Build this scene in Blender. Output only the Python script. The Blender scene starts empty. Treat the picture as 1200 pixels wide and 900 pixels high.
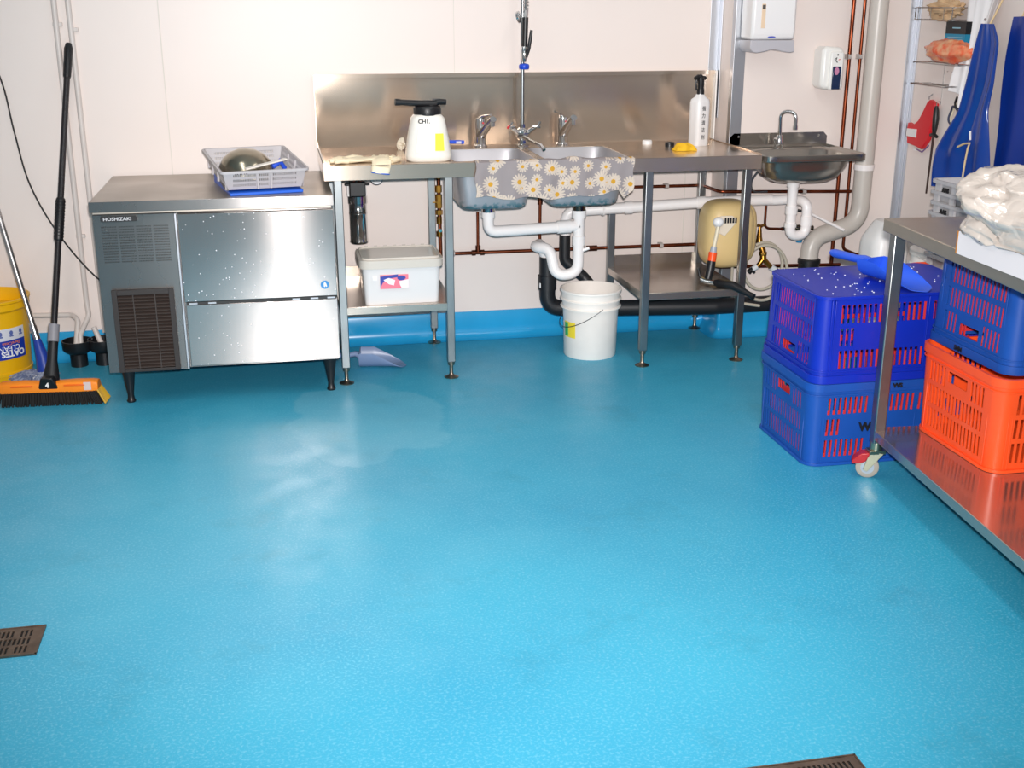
import bpy, bmesh, math, random
from mathutils import Vector, Matrix, noise
random.seed(7)
SC = bpy.context.scene
COL = SC.collection
PI = math.pi
V = Vector

# ------------------------------------------------------------ materials
def lin(c):
    if isinstance(c, str):
        c = c.lstrip('#'); c = [int(c[i:i+2], 16)/255 for i in (0, 2, 4)]
        c = [x/12.92 if x <= .04045 else ((x+.055)/1.055)**2.4 for x in c]
    return (c[0], c[1], c[2], 1)
MATS = {}
def mat(name, col, rough=.5, metal=0., var=0., vscale=8., bump=0., bscale=60., spec=.5, trans=0., alpha=1., coat=0., sss=0., stretch=None, ior=None, col2=None):
    if name in MATS: return MATS[name]
    m = bpy.data.materials.new(name); m.use_nodes = True
    nt = m.node_tree; b = nt.nodes['Principled BSDF']
    c = lin(col)
    b.inputs['Base Color'].default_value = c
    b.inputs['Roughness'].default_value = rough
    b.inputs['Metallic'].default_value = metal
    b.inputs['Specular IOR Level'].default_value = spec
    b.inputs['Transmission Weight'].default_value = trans
    b.inputs['Alpha'].default_value = alpha
    b.inputs['Coat Weight'].default_value = coat
    if ior: b.inputs['IOR'].default_value = ior
    if sss:
        b.inputs['Subsurface Weight'].default_value = sss; b.inputs['Subsurface Radius'].default_value = (.02, .02, .02); b.inputs['Subsurface Scale'].default_value = 1
    if var or bump:
        tc = nt.nodes.new('ShaderNodeTexCoord'); src = tc.outputs['Object']
        if stretch:
            mp = nt.nodes.new('ShaderNodeMapping'); mp.inputs['Scale'].default_value = stretch
            nt.links.new(src, mp.inputs['Vector']); src = mp.outputs[0]
    if var:
        n = nt.nodes.new('ShaderNodeTexNoise'); n.inputs['Scale'].default_value = vscale; n.inputs['Detail'].default_value = 4
        nt.links.new(src, n.inputs['Vector'])
        mx = nt.nodes.new('ShaderNodeMix'); mx.data_type = 'RGBA'
        d = lin(col2) if col2 else tuple([x*(1-var) for x in c[:3]]+[1])
        mx.inputs[6].default_value = c; mx.inputs[7].default_value = d
        r = nt.nodes.new('ShaderNodeMapRange'); r.inputs[1].default_value = .35; r.inputs[2].default_value = .7
        nt.links.new(n.outputs['Fac'], r.inputs[0]); nt.links.new(r.outputs[0], mx.inputs[0])
        nt.links.new(mx.outputs[2], b.inputs['Base Color'])
    if bump:
        n2 = nt.nodes.new('ShaderNodeTexNoise'); n2.inputs['Scale'].default_value = bscale; n2.inputs['Detail'].default_value = 3
        nt.links.new(src, n2.inputs['Vector'])
        bp = nt.nodes.new('ShaderNodeBump'); bp.inputs['Strength'].default_value = bump; bp.inputs['Distance'].default_value = .01
        nt.links.new(n2.outputs['Fac'], bp.inputs['Height']); nt.links.new(bp.outputs[0], b.inputs['Normal'])
    MATS[name] = m
    return m

ANROT = .25
def steel_mat(name, col, rough, aniso, var=.12, drops=False):
    """brushed stainless sheet, brushed along x"""
    m = mat(name, col, rough, 1.)
    nt = m.node_tree; b = nt.nodes['Principled BSDF']
    b.inputs['Anisotropic'].default_value = aniso; b.inputs['Anisotropic Rotation'].default_value = ANROT; b.inputs['Metallic'].default_value = .85
    tg = nt.nodes.new('ShaderNodeTangent'); tg.direction_type = 'RADIAL'; tg.axis = 'Z'
    nt.links.new(tg.outputs[0], b.inputs['Tangent'])
    tc = nt.nodes.new('ShaderNodeTexCoord')
    mp = nt.nodes.new('ShaderNodeMapping'); mp.inputs['Scale'].default_value = (1.5, 1.5, 60)
    nt.links.new(tc.outputs['Object'], mp.inputs['Vector'])
    n = nt.nodes.new('ShaderNodeTexNoise'); n.inputs['Scale'].default_value = 3; n.inputs['Detail'].default_value = 3
    nt.links.new(mp.outputs[0], n.inputs['Vector'])
    n3 = nt.nodes.new('ShaderNodeTexNoise'); n3.inputs['Scale'].default_value = 5; n3.inputs['Detail'].default_value = 5
    nt.links.new(tc.outputs['Object'], n3.inputs['Vector'])
    r = nt.nodes.new('ShaderNodeMapRange'); r.inputs[1].default_value = .3; r.inputs[2].default_value = .7
    r.inputs[3].default_value = rough*(1-var); r.inputs[4].default_value = rough*(1+var*1.6)
    nt.links.new(n3.outputs['Fac'], r.inputs[0]); nt.links.new(r.outputs[0], b.inputs['Roughness'])
    bp = nt.nodes.new('ShaderNodeBump'); bp.inputs['Strength'].default_value = .007 if drops else .02; bp.inputs['Distance'].default_value = .001
    nt.links.new(n.outputs['Fac'], bp.inputs['Height']); nt.links.new(bp.outputs[0], b.inputs['Normal'])
    c = lin(col)
    mx = nt.nodes.new('ShaderNodeMix'); mx.data_type = 'RGBA'
    mx.inputs[6].default_value = c; mx.inputs[7].default_value = tuple([x*.8 for x in c[:3]]+[1])
    nt.links.new(n3.outputs['Fac'], mx.inputs[0]); nt.links.new(mx.outputs[2], b.inputs['Base Color'])
    if drops:     # dried water spots
        vo = nt.nodes.new('ShaderNodeTexVoronoi'); vo.inputs['Scale'].default_value = 75
        nt.links.new(tc.outputs['Object'], vo.inputs['Vector'])
        lt = nt.nodes.new('ShaderNodeMath'); lt.operation = 'LESS_THAN'; lt.inputs[1].default_value = .16
        nt.links.new(vo.outputs['Distance'], lt.inputs[0])
        sp = nt.nodes.new('ShaderNodeSeparateColor'); nt.links.new(vo.outputs['Color'], sp.inputs[0])
        g = nt.nodes.new('ShaderNodeMath'); g.operation = 'GREATER_THAN'; g.inputs[1].default_value = .72
        nt.links.new(sp.outputs[0], g.inputs[0])
        k = nt.nodes.new('ShaderNodeMath'); k.operation = 'MULTIPLY'
        nt.links.new(lt.outputs[0], k.inputs[0]); nt.links.new(g.outputs[0], k.inputs[1])
        m2 = nt.nodes.new('ShaderNodeMix'); m2.data_type = 'RGBA'; m2.inputs[7].default_value = (.95, .96, 1, 1)
        nt.links.new(k.outputs[0], m2.inputs[0]); nt.links.new(mx.outputs[2], m2.inputs[6])
        nt.links.new(m2.outputs[2], b.inputs['Base Color'])
        iv = nt.nodes.new('ShaderNodeMath'); iv.operation = 'SUBTRACT'; iv.inputs[0].default_value = .85
        nt.links.new(k.outputs[0], iv.inputs[1]); nt.links.new(iv.outputs[0], b.inputs['Metallic'])
    return m

STEEL = steel_mat('brushed_steel', '#a09c9a', .27, 1., var=.03)
STEELD = steel_mat('door_steel', '#c0b8b4', .118, 1., var=.03, drops=True)
SHST = steel_mat('shelf_sheet', '#cbbfb4', .22, .3)
STEELW = steel_mat('worn_steel', '#b9b0a6', .38, .3)
CHROME = mat('chrome', '#dcdcdc', .08, 1)
BRASS = mat('brass', '#b8863c', .3, 1, var=.4, vscale=30)
COPPER = mat('copper', '#8f4a32', .36, 1, var=.5, vscale=12)
LEGST = mat('leg_steel', '#9fa3a4', .35, 1, var=.2)
WPL = mat('white_plastic', '#eceaea', .3)
PVC = mat('white_pvc', '#f6f0ee', .28)
PVCG = mat('beige_pvc', '#c9c2ba', .35)
BLK = mat('black_plastic', '#17171a', .4)
BLKP = mat('black_pipe', '#1d1e22', .45)
WALLM = mat('wall_panel', '#ece0da', .42, var=.03, vscale=1.5)
CEILM = mat('ceiling_panel', '#f1ebe8', .6)
ALU = mat('aluminium', '#b9bcc2', .42, 1)
BLUEC = mat('crate_blue_bright', '#0a2aae', .38, var=.12, vscale=6)
BLUEC2 = mat('crate_blue', '#184fa8', .42, var=.15, vscale=6)
ORNG = mat('crate_orange', '#ff5824', .36, var=.08)
RED = mat('crate_red', '#d8383a', .4)
YEL = mat('bucket_yellow', '#f2b70a', .35)
INK = mat('black_ink', '#101014', .6)
CREAM = mat('cream_fabric', '#efe4cf', .85, bump=.3, bscale=120)

# ------------------------------------------------------------ mesh builder
def fillet(pts, R, n=6):
    pts = [V(p) for p in pts]; out = [pts[0]]
    for i in range(1, len(pts)-1):
        a, b, c = pts[i-1], pts[i], pts[i+1]
        u = (a-b); w = (c-b); lu, lw = u.length, w.length; u.normalize(); w.normalize()
        ang = u.angle(w)
        if ang > PI-.02: out.append(b); continue
        t = min(R/math.tan(ang/2), lu*.49, lw*.49)
        p, q = b+u*t, b+w*t
        for k in range(n+1):
            s = k/n
            out.append((1-s)**2*p + 2*s*(1-s)*b*1.0 + s*s*q)
    out.append(pts[-1]); return out
def catmull(pts, n=8):
    pts = [V(p) for p in pts]; P = [2*pts[0]-pts[1]]+pts+[2*pts[-1]-pts[-2]]; o = []
    for i in range(1, len(P)-2):
        for k in range(n):
            t = k/n; a, b, c, d = P[i-1:i+3]
            o.append(.5*((2*b)+(c-a)*t+(2*a-5*b+4*c-d)*t*t+(3*b-a-3*c+d)*t**3))
    o.append(pts[-1]); return o

class MB:
    def __init__(s): s.v = []; s.f = []; s.m = []; s.cur = 0
    def add(s, vs, fs):
        o = len(s.v); s.v += [V(x) for x in vs]; s.f += [[i+o for i in f] for f in fs]; s.m += [s.cur]*len(fs); return s
    def box(s, x0, y0, z0, x1, y1, z1, M=None):
        vs = [V((x, y, z)) for z in (z0, z1) for y in (y0, y1) for x in (x0, x1)]
        if M: vs = [M @ p for p in vs]
        return s.add(vs, [[0, 2, 3, 1], [4, 5, 7, 6], [0, 1, 5, 4], [2, 6, 7, 3], [0, 4, 6, 2], [1, 3, 7, 5]])
    def taper(s, c, b, t, z0, z1):      # frustum box: centre xy, half sizes bottom and top
        vs = []
        for (hx, hy), z in ((b, z0), (t, z1)):
            vs += [(c[0]-hx, c[1]-hy, z), (c[0]+hx, c[1]-hy, z), (c[0]+hx, c[1]+hy, z), (c[0]-hx, c[1]+hy, z)]
        return s.add(vs, [[3, 2, 1, 0], [4, 5, 6, 7], [0, 1, 5, 4], [1, 2, 6, 5], [2, 3, 7, 6], [3, 0, 4, 7]])
    def tube(s, path, r, n=12, caps=True, closed=False, flat=1.):
        P = [V(p) for p in path]; Q = [P[0]]
        for p in P[1:]:
            if (p-Q[-1]).length > 1e-5: Q.append(p)
        P = Q; N = len(P)
        rs = r if isinstance(r, (list, tuple)) else [r]*N
        if len(rs) != N: rs = [rs[min(len(rs)-1, int(i*len(rs)/N))] for i in range(N)]
        T = []
        for i in range(N):
            a = P[i-1] if i > 0 else (P[-1] if closed else P[0]); b = P[i+1] if i < N-1 else (P[0] if closed else P[-1])
            T.append((b-a).normalized())
        up = V((0, 0, 1)) if abs(T[0].z) < .9 else V((0, 1, 0))
        u = T[0].cross(up).normalized(); vs = []
        for i in range(N):
            u = (u - T[i]*u.dot(T[i])).normalized(); w = T[i].cross(u)
            for k in range(n):
                a = 2*PI*k/n; vs.append(P[i]+(u*math.cos(a)+w*math.sin(a)*flat)*rs[i])
        fs = []
        for i in range(N if closed else N-1):
            j = (i+1) % N
            for k in range(n): fs.append([i*n+k, i*n+(k+1) % n, j*n+(k+1) % n, j*n+k])
        if caps and not closed: fs.append(list(range(n))[::-1]); fs.append([(N-1)*n+k for k in range(n)])
        return s.add(vs, fs)
    def cyl(s, a, b, r, r2=None, n=20): return s.tube([a, b], [r, r if r2 is None else r2], n)
    def lathe(s, prof, c=(0, 0, 0), M=None, n=32, arc=1., a0=0.):
        vs = []; fs = []; m = len(prof); full = arc >= 1
        K = n if full else n+1
        for k in range(K):
            a = a0+2*PI*arc*k/n
            for r, z in prof:
                p = V((r*math.cos(a), r*math.sin(a), z))
                if M: p = M @ p
                vs.append(p+V(c))
        for k in range(n):
            j = (k+1) % K
            for i in range(m-1): fs.append([k*m+i, j*m+i, j*m+i+1, k*m+i+1])
        if full:
            if prof[0][0] > 1e-6 and prof[0] != prof[-1]: fs.append([k*m for k in range(n)][::-1])
            if prof[-1][0] > 1e-6 and prof[0] != prof[-1]: fs.append([k*m+m-1 for k in range(n)])
        return s.add(vs, fs)
    def extr(s, poly, fn, d0, d1):      # poly of 2D points, fn(a,b,d)->xyz
        n = len(poly); vs = [fn(a, b, d0) for a, b in poly]+[fn(a, b, d1) for a, b in poly]
        return s.add(vs, [list(range(n))[::-1], list(range(n, 2*n))]+[[i, (i+1) % n, n+(i+1) % n, n+i] for i in range(n)])
    def sheet(s, fn, nu, nv, off):      # fn(u,v) -> point; off = thickness vector (or fn)
        vs = []; 
        for j in range(nv+1):
            for i in range(nu+1): vs.append(V(fn(i/nu, j/nv)))
        K = len(vs)
        vs += [p+(V(off) if not callable(off) else V(off(p))) for p in vs[:K]]
        id = lambda i, j: j*(nu+1)+i
        fs = []
        for j in range(nv):
            for i in range(nu):
                a = [id(i, j), id(i+1, j), id(i+1, j+1), id(i, j+1)]
                fs.append(a); fs.append([x+K for x in a][::-1])
        for i in range(nu):
            fs.append([id(i+1, 0), id(i, 0), id(i, 0)+K, id(i+1, 0)+K]); fs.append([id(i, nv), id(i+1, nv), id(i+1, nv)+K, id(i, nv)+K])
        for j in range(nv):
            fs.append([id(0, j), id(0, j+1), id(0, j+1)+K, id(0, j)+K]); fs.append([id(nu, j+1), id(nu, j), id(nu, j)+K, id(nu, j+1)+K])
        return s.add(vs, fs)
    def plate(s, U, W, hole, fn, t):    # flat plate with a grid of holes. fn(u,w,d)->xyz, d 0..t
        nu, nw = len(U), len(W); vs = []
        for d in (0, t):
            for w in W:
                for u in U: vs.append(fn(u, w, d))
        K = nu*nw; id = lambda i, j: j*nu+i; fs = []
        sol = lambda i, j: 0 <= i < nu-1 and 0 <= j < nw-1 and not hole(i, j)
        for j in range(nw-1):
            for i in range(nu-1):
                if not sol(i, j): continue
                a = [id(i, j), id(i+1, j), id(i+1, j+1), id(i, j+1)]
                fs.append(a); fs.append([x+K for x in a][::-1])
                for (di, dj), (p, q) in (((0, -1), (a[1], a[0])), ((1, 0), (a[2], a[1])), ((0, 1), (a[3], a[2])), ((-1, 0), (a[0], a[3]))):
                    if not sol(i+di, j+dj): fs.append([p, q, q+K, p+K])
        return s.add(vs, fs)
    def shell(s, L, W, r, H, tap, t, sideU, vE, hole, M=None, base=True, bt=.004):
        """rounded-rectangle open shell, slotted. sideU: dict side->list of u breakpoints (inside straight part), hole(side, umid, vmid)"""
        per = []   # (pos2, normal2, sidekey or None, u)
        sides = [('f', V((1, 0)), V((0, -1)), L/2, W/2), ('r', V((0, 1)), V((1, 0)), W/2, L/2), ('b', V((-1, 0)), V((0, 1)), L/2, W/2), ('l', V((0, -1)), V((-1, 0)), W/2, L/2)]
        for key, d, nn, hl, off in sides:
            us = sorted(set([-hl+r, hl-r]+[round(u, 5) for u in sideU.get(key, []) if -hl+r < u < hl-r]))
            for u in us: per.append((d*u+nn*off, nn, key, u))
            c = d*(hl-r)+nn*(off-r); nc = 5
            for k in range(1, nc):
                a = PI/2*k/nc; n2 = nn*math.cos(a)+d*math.sin(a); per.append((c+n2*r, n2, None, 0))
        N = len(per); NV = len(vE); vs = []
        for dd in (0, t):
            for v in vE:
                k = (v/H-1)*tap
                for p, nn, _, _ in per:
                    q = p+nn*(k-dd); vs.append(V((q.x, q.y, v)))
        if M: vs = [M @ p for p in vs]
        K = N*NV; id = lambda i, j: j*N+(i % N)
        def sol(i, j):
            if j < 0 or j >= NV-1: return False
            i %= N; a, b = per[i], per[(i+1) % N]
            if a[2] and a[2] == b[2]: return not hole(a[2], (a[3]+b[3])/2, (vE[j]+vE[j+1])/2)
            return True
        fs = []
        for j in range(NV-1):
            for i in range(N):
                if not sol(i, j): continue
                a = [id(i, j), id(i+1, j), id(i+1, j+1), id(i, j+1)]
                fs.append(a); fs.append([x+K for x in a][::-1])
                for (di, dj), (p, q) in (((0, -1), (a[1], a[0])), ((1, 0), (a[2], a[1])), ((0, 1), (a[3], a[2])), ((-1, 0), (a[0], a[3]))):
                    if not sol(i+di, j+dj): fs.append([p, q, q+K, p+K])
        s.add(vs, fs)
        if base:
            def rr(dd, z):
                k = (z/H-1)*tap; o = []
                for p, nn, _, _ in per:
                    q = p+nn*(k-dd); o.append(V((q.x, q.y, z)))
                return o
            a = rr(t*.5, 0); b = rr(t*.5, bt)
            vv = a+b
            if M: vv = [M @ p for p in vv]
            s.add(vv, [list(range(N))[::-1], list(range(N, 2*N))]+[[i, (i+1) % N, N+(i+1) % N, N+i] for i in range(N)])
        return s
    def ringband(s, L, W, r, z0, z1, out, inn, M=None):
        """rim band around a rounded rectangle"""
        per = []
        for d, nn, hl, off in ((V((1, 0)), V((0, -1)), L/2, W/2), (V((0, 1)), V((1, 0)), W/2, L/2), (V((-1, 0)), V((0, 1)), L/2, W/2), (V((0, -1)), V((-1, 0)), W/2, L/2)):
            c = d*(hl-r)+nn*(off-r)
            for k in range(7):
                a = PI/2*k/6; n2 = nn*math.cos(a)+d*math.sin(a); per.append((c+n2*r, n2))
        N = len(per); vs = []
        for dd, z in ((-out, z0), (-out, z1), (inn, z1), (inn, z0)):
            for p, nn in per:
                q = p-nn*dd; vs.append(V((q.x, q.y, z)))
        if M: vs = [M @ p for p in vs]
        return s.add(vs, [[a*N+i, a*N+(i+1) % N, ((a+1) % 4)*N+(i+1) % N, ((a+1) % 4)*N+i] for a in range(4) for i in range(N)])
    def text(s, txt, size, M, ext=.0006, bend=None, align='LEFT', bold=0.):
        cu = bpy.data.curves.new('t', 'FONT'); cu.body = txt; cu.size = size; cu.extrude = ext; cu.align_x = align; cu.offset = bold
        cu.resolution_u = 3
        o = bpy.data.objects.new('t', cu); COL.objects.link(o)
        dg = bpy.context.evaluated_depsgraph_get(); me = bpy.data.meshes.new_from_object(o.evaluated_get(dg))
        vs = [v.co.copy() for v in me.vertices]
        if bend: vs = [bend(p) for p in vs]
        else: vs = [M @ p for p in vs]
        s.add(vs, [list(p.vertices) for p in me.polygons])
        bpy.data.objects.remove(o); bpy.data.meshes.remove(me); bpy.data.curves.remove(cu)
        return s
    def build(s, name, m, parent=None, world=True, smooth=40, bevel=0., mods=None):
        me = bpy.data.meshes.new(name)
        vs = s.v
        if parent is not None and world:
            bpy.context.view_layer.update()
            inv = wm(parent).inverted(); vs = [inv @ p for p in vs]
        me.from_pydata([tuple(p) for p in vs], [], s.f)
        for x in (m if isinstance(m, (list, tuple)) else [m]): me.materials.append(x)
        for p, k in zip(me.polygons, s.m): p.material_index = k; p.use_smooth = bool(smooth)
        me.update()
        bm = bmesh.new(); bm.from_mesh(me); bmesh.ops.recalc_face_normals(bm, faces=bm.faces); bm.to_mesh(me); bm.free()
        if smooth: me.set_sharp_from_angle(angle=math.radians(smooth))
        o = bpy.data.objects.new(name, me); COL.objects.link(o)
        if parent is not None: o.parent = parent
        if bevel:
            b = o.modifiers.new('bevel', 'BEVEL'); b.width = bevel; b.segments = 2; b.limit_method = 'ANGLE'; b.angle_limit = math.radians(50); b.harden_normals = False
        return o
def wm(o):
    M = Matrix.LocRotScale(o.location, o.rotation_euler, o.scale)
    return wm(o.parent) @ M if o.parent else M

def thing(name, label, cat, loc=(0, 0, 0), rotz=0., group=None):
    o = bpy.data.objects.new(name, None); COL.objects.link(o); o.location = loc; o.rotation_euler = (0, 0, rotz)
    o.empty_display_size = .05
    o['label'] = label; o['category'] = cat
    if group: o['group'] = group
    return o
def tag(o, label, cat, group=None):
    """a thing that is one mesh: put its origin at its base"""
    o['label'] = label; o['category'] = cat
    if group: o['group'] = group
    if not o.parent and o.location.length < 1e-6:
        vs = [v.co for v in o.data.vertices]
        c = V(((min(v.x for v in vs)+max(v.x for v in vs))/2, (min(v.y for v in vs)+max(v.y for v in vs))/2, min(v.z for v in vs)))
        o.data.transform(Matrix.Translation(-c)); o.location = c
    return o
def struct(name, mb, m, **k):
    o = mb.build(name, m, **k); o['kind'] = 'structure'; return o
def Tr(x, y, z): return Matrix.Translation((x, y, z))
def Rz(a): return Matrix.Rotation(a, 4, 'Z')
def Rx(a): return Matrix.Rotation(a, 4, 'X')
def Ry(a): return Matrix.Rotation(a, 4, 'Y')
FRONT = Rx(PI/2)     # text standing up, facing -y
# ------------------------------------------------------------ camera
cam = bpy.data.cameras.new('camera'); co = bpy.data.objects.new('camera', cam); COL.objects.link(co)
cam.sensor_width = 36; cam.lens = 1355.75/1200*36; cam.clip_start = .05
co.location = (0, -5.2066, 1.496)
co.rotation_euler = (PI/2-math.radians(18.149), 0, -math.radians(11.29))
SC.camera = co

# ------------------------------------------------------------ room
XL, XR, YF, ZC = -2.6, 2.86, -7.2, 2.75
def floor_mat():
    m = bpy.data.materials.new('blue_epoxy'); m.use_nodes = True; nt = m.node_tree; b = nt.nodes['Principled BSDF']
    L = nt.links.new; N = nt.nodes.new
    tc = N('ShaderNodeTexCoord')
    def nz(sc, det=4, rough=.5):
        n = N('ShaderNodeTexNoise'); n.inputs['Scale'].default_value = sc; n.inputs['Detail'].default_value = det; n.inputs['Roughness'].default_value = rough
        L(tc.outputs['Object'], n.inputs['Vector']); return n
    def mr(src, a, c, lo=0, hi=1):
        r = N('ShaderNodeMapRange'); r.inputs[1].default_value = a; r.inputs[2].default_value = c; r.inputs[3].default_value = lo; r.inputs[4].default_value = hi
        L(src, r.inputs[0]); return r.outputs[0]
    def mix(f, a, c):
        x = N('ShaderNodeMix'); x.data_type = 'RGBA'
        for i, q in ((0, f), (6, a), (7, c)):
            if isinstance(q, (tuple, float)): x.inputs[i].default_value = q
            else: L(q, x.inputs[i])
        return x.outputs[2]
    c = mix(mr(nz(1.3, 5).outputs['Fac'], .35, .7), lin(FLOOR_A), lin(FLOOR_B))
    c = mix(mr(nz(140, 2).outputs['Fac'], .5, .72, 0, .26), c, lin('#9fd8e8'))
    # scuffs
    c = mix(mr(nz(3.1, 6, .7).outputs['Fac'], .56, .72, 0, .34), c, lin('#2c8098'))
    # light thrown back by the steel door, painted as a pale patch
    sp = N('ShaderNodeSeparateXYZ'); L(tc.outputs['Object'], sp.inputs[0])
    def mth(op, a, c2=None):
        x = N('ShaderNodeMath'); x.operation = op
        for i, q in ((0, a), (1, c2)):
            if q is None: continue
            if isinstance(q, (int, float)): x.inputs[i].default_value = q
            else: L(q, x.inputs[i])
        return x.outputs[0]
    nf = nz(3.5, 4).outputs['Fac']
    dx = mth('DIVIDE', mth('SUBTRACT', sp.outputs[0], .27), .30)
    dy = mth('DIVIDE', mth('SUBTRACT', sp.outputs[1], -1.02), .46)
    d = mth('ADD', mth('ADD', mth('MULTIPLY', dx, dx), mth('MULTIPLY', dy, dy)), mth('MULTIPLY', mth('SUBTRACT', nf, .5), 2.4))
    door_glow = mr(d, 1.0, .86)
    c = mix(mth('MULTIPLY', door_glow, .12), c, lin('#b8e4ee'))
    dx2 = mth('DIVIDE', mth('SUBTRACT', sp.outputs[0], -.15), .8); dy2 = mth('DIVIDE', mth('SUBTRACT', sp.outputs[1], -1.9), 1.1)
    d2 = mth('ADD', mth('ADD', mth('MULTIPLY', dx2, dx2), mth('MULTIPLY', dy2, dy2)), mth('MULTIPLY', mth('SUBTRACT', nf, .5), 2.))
    c = mix(mr(d2, 1.2, 0, 0, .07), c, lin('#c0e6ee'))  # wider haze of that reflected light, painted into the floor colour
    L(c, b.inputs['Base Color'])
    L(mr(nz(9).outputs['Fac'], .3, .7, .33, .46), b.inputs['Roughness'])
    bp = N('ShaderNodeBump'); bp.inputs['Strength'].default_value = .12; bp.inputs['Distance'].default_value = .003
    L(nz(260, 2).outputs['Fac'], bp.inputs['Height']); L(bp.outputs[0], b.inputs['Normal'])
    b.inputs['Specular IOR Level'].default_value = .45
    return m
FLOOR_A, FLOOR_B = '#38a4c4', '#2f98bb'
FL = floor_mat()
COVE = mat('cove_blue', '#26a0d8', .22, var=.1, vscale=5)
CORN = None
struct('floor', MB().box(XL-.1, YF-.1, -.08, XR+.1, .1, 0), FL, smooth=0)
struct('ceiling', MB().box(XL-.1, YF-.1, ZC, XR+.1, .1, ZC+.08), CEILM, smooth=0)
struct('wall_back', MB().box(XL-.1, 0, 0, 2.0, .1, ZC), WALLM, smooth=0)
struct('wall_basin_side', MB().box(2.0, -.2, 0, XR+.1, .1, ZC), WALLM, smooth=0)
struct('wall_right', MB().box(XR, YF-.1, 0, XR+.1, -.2, ZC), WALLM, smooth=0)
struct('wall_left', MB().box(XL-.1, YF-.1, 0, XL, 0, ZC), WALLM, smooth=0)
struct('wall_front', MB().box(XL, YF-.1, 0, XR, YF, ZC), WALLM, smooth=0)
# coved skirting: profile (distance from wall, z)
prof = [(0, .128), (.008, .128), (.012, .12), (.012, .06)]+[(.012+.045*(1-math.cos(a*PI/10)), .05-.05*math.sin(a*PI/10)+.001) for a in range(6)]+[(0, .001)]
def cove(name, fn, d0, d1):
    struct(name, MB().extr(prof, fn, d0, d1), COVE, smooth=30)
cove('baseboard_back', lambda a, z, d: (d, -a, z), XL, 2.0)
cove('baseboard_step', lambda a, z, d: (2.0-a, d, z), -.2, 0)
cove('baseboard_basin_side', lambda a, z, d: (d, -.2-a, z), 2.0, XR)
struct('baseboard_corner', MB().lathe(prof+[prof[0]], (2.0, -.2, 0), n=32, arc=.25, a0=PI), COVE, smooth=30)
cove('baseboard_right', lambda a, z, d: (XR-a, d, z), YF, -.2)
cove('baseboard_left', lambda a, z, d: (XL+a, d, z), YF, 0)
# aluminium angles at the panel corners
def angle(name, mb): struct(name, mb, ALU, smooth=0, bevel=.001)
angle('trim_1', MB().box(1.955, -.003, 1.0, 1.9995, 0, ZC).box(1.9965, -.04, 1.0, 1.9995, -.003, ZC))
angle('trim_2', MB().box(1.9965, -.203, .13, 2.0, -.165, ZC).box(1.9965, -.2035, .13, 2.05, -.2, ZC))
angle('trim_3', MB().box(2.826, -.2035, .13, 2.86, -.2, ZC).box(2.850, -.222, .13, 2.8595, -.2, ZC).box(2.8565, -.24, .13, 2.8595, -.222, ZC))
SEAM = mat('seam_sealant', '#dcd5cc', .6)
struct('trim_4', MB().box(-.452, -.0015, .13, -.448, 0, ZC), SEAM, smooth=0)
struct('trim_5', MB().box(.78, -.001, 1.21, .783, 0, ZC), SEAM, smooth=0)
struct('trim_6', MB().box(1.868, -.0015, .13, 1.872, 0, .87), SEAM, smooth=0)

# ------------------------------------------------------------ lights
def area(name, loc, size, power, rot=(0, 0, 0), col=(1, 1, 1), sy=None):
    l = bpy.data.lights.new(name, 'AREA'); l.energy = power; l.color = col; l.size = size
    if sy: l.shape = 'RECTANGLE'; l.size_y = sy
    o = bpy.data.objects.new(name, l); COL.objects.link(o); o.location = loc; o.rotation_euler = rot; return o
area('ceiling_batten', (-.6, -2.6, ZC-.05), .3, 16, col=(1, .97, .93), sy=2.4)
area('ceiling_batten', (1.4, -2.6, ZC-.05), .3, 16, col=(1, .97, .93), sy=2.4)
area('ceiling_batten', (.4, -5.4, ZC-.05), 2.0, 14, col=(1, .97, .93), sy=.3)
fl = bpy.data.lights.new('camera_flash', 'SPOT'); fl.energy = 740; fl.color = (1, .96, .94); fl.spot_size = math.radians(82); fl.spot_blend = 1.; fl.shadow_soft_size = .03
fo = bpy.data.objects.new('camera_flash', fl); COL.objects.link(fo); fo.location = (.03, -5.17, 1.575); fo.rotation_euler = (PI/2-math.radians(13), 0, -math.radians(11.3))
w = bpy.data.worlds.new('world'); SC.world = w; w.use_nodes = True
w.node_tree.nodes['Background'].inputs[0].default_value = (.8, .85, 1, 1); w.node_tree.nodes['Background'].inputs[1].default_value = .1
SC.view_settings.view_transform = 'Standard'; SC.view_settings.look = 'None'
SC.view_settings.exposure = 0.15; SC.view_settings.gamma = 1; SC.view_settings.use_curve_mapping = False

# ------------------------------------------------------------ ice machine
t = thing('ice_machine', 'stainless undercounter ice machine with black grille, left of the sink bench', 'ice machine', (-.25, -.4, 0))
X0, X1 = -.697, .19
MB().box(X0+.004, -.695, .14, X1, -.03, .765).build('body', STEEL, t, bevel=.002)
MB().box(X0, -.7315, .7655, X1+.0065, -.7298, .8045).build('counter_edge', STEEL, t, bevel=.0008)
MB().box(X0, -.73, .766, X1+.006, -.02, .804).box(X0+.004, -.708, .753, X1, -.1, .766).build('counter_top', STEELW, t, bevel=.003)
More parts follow.
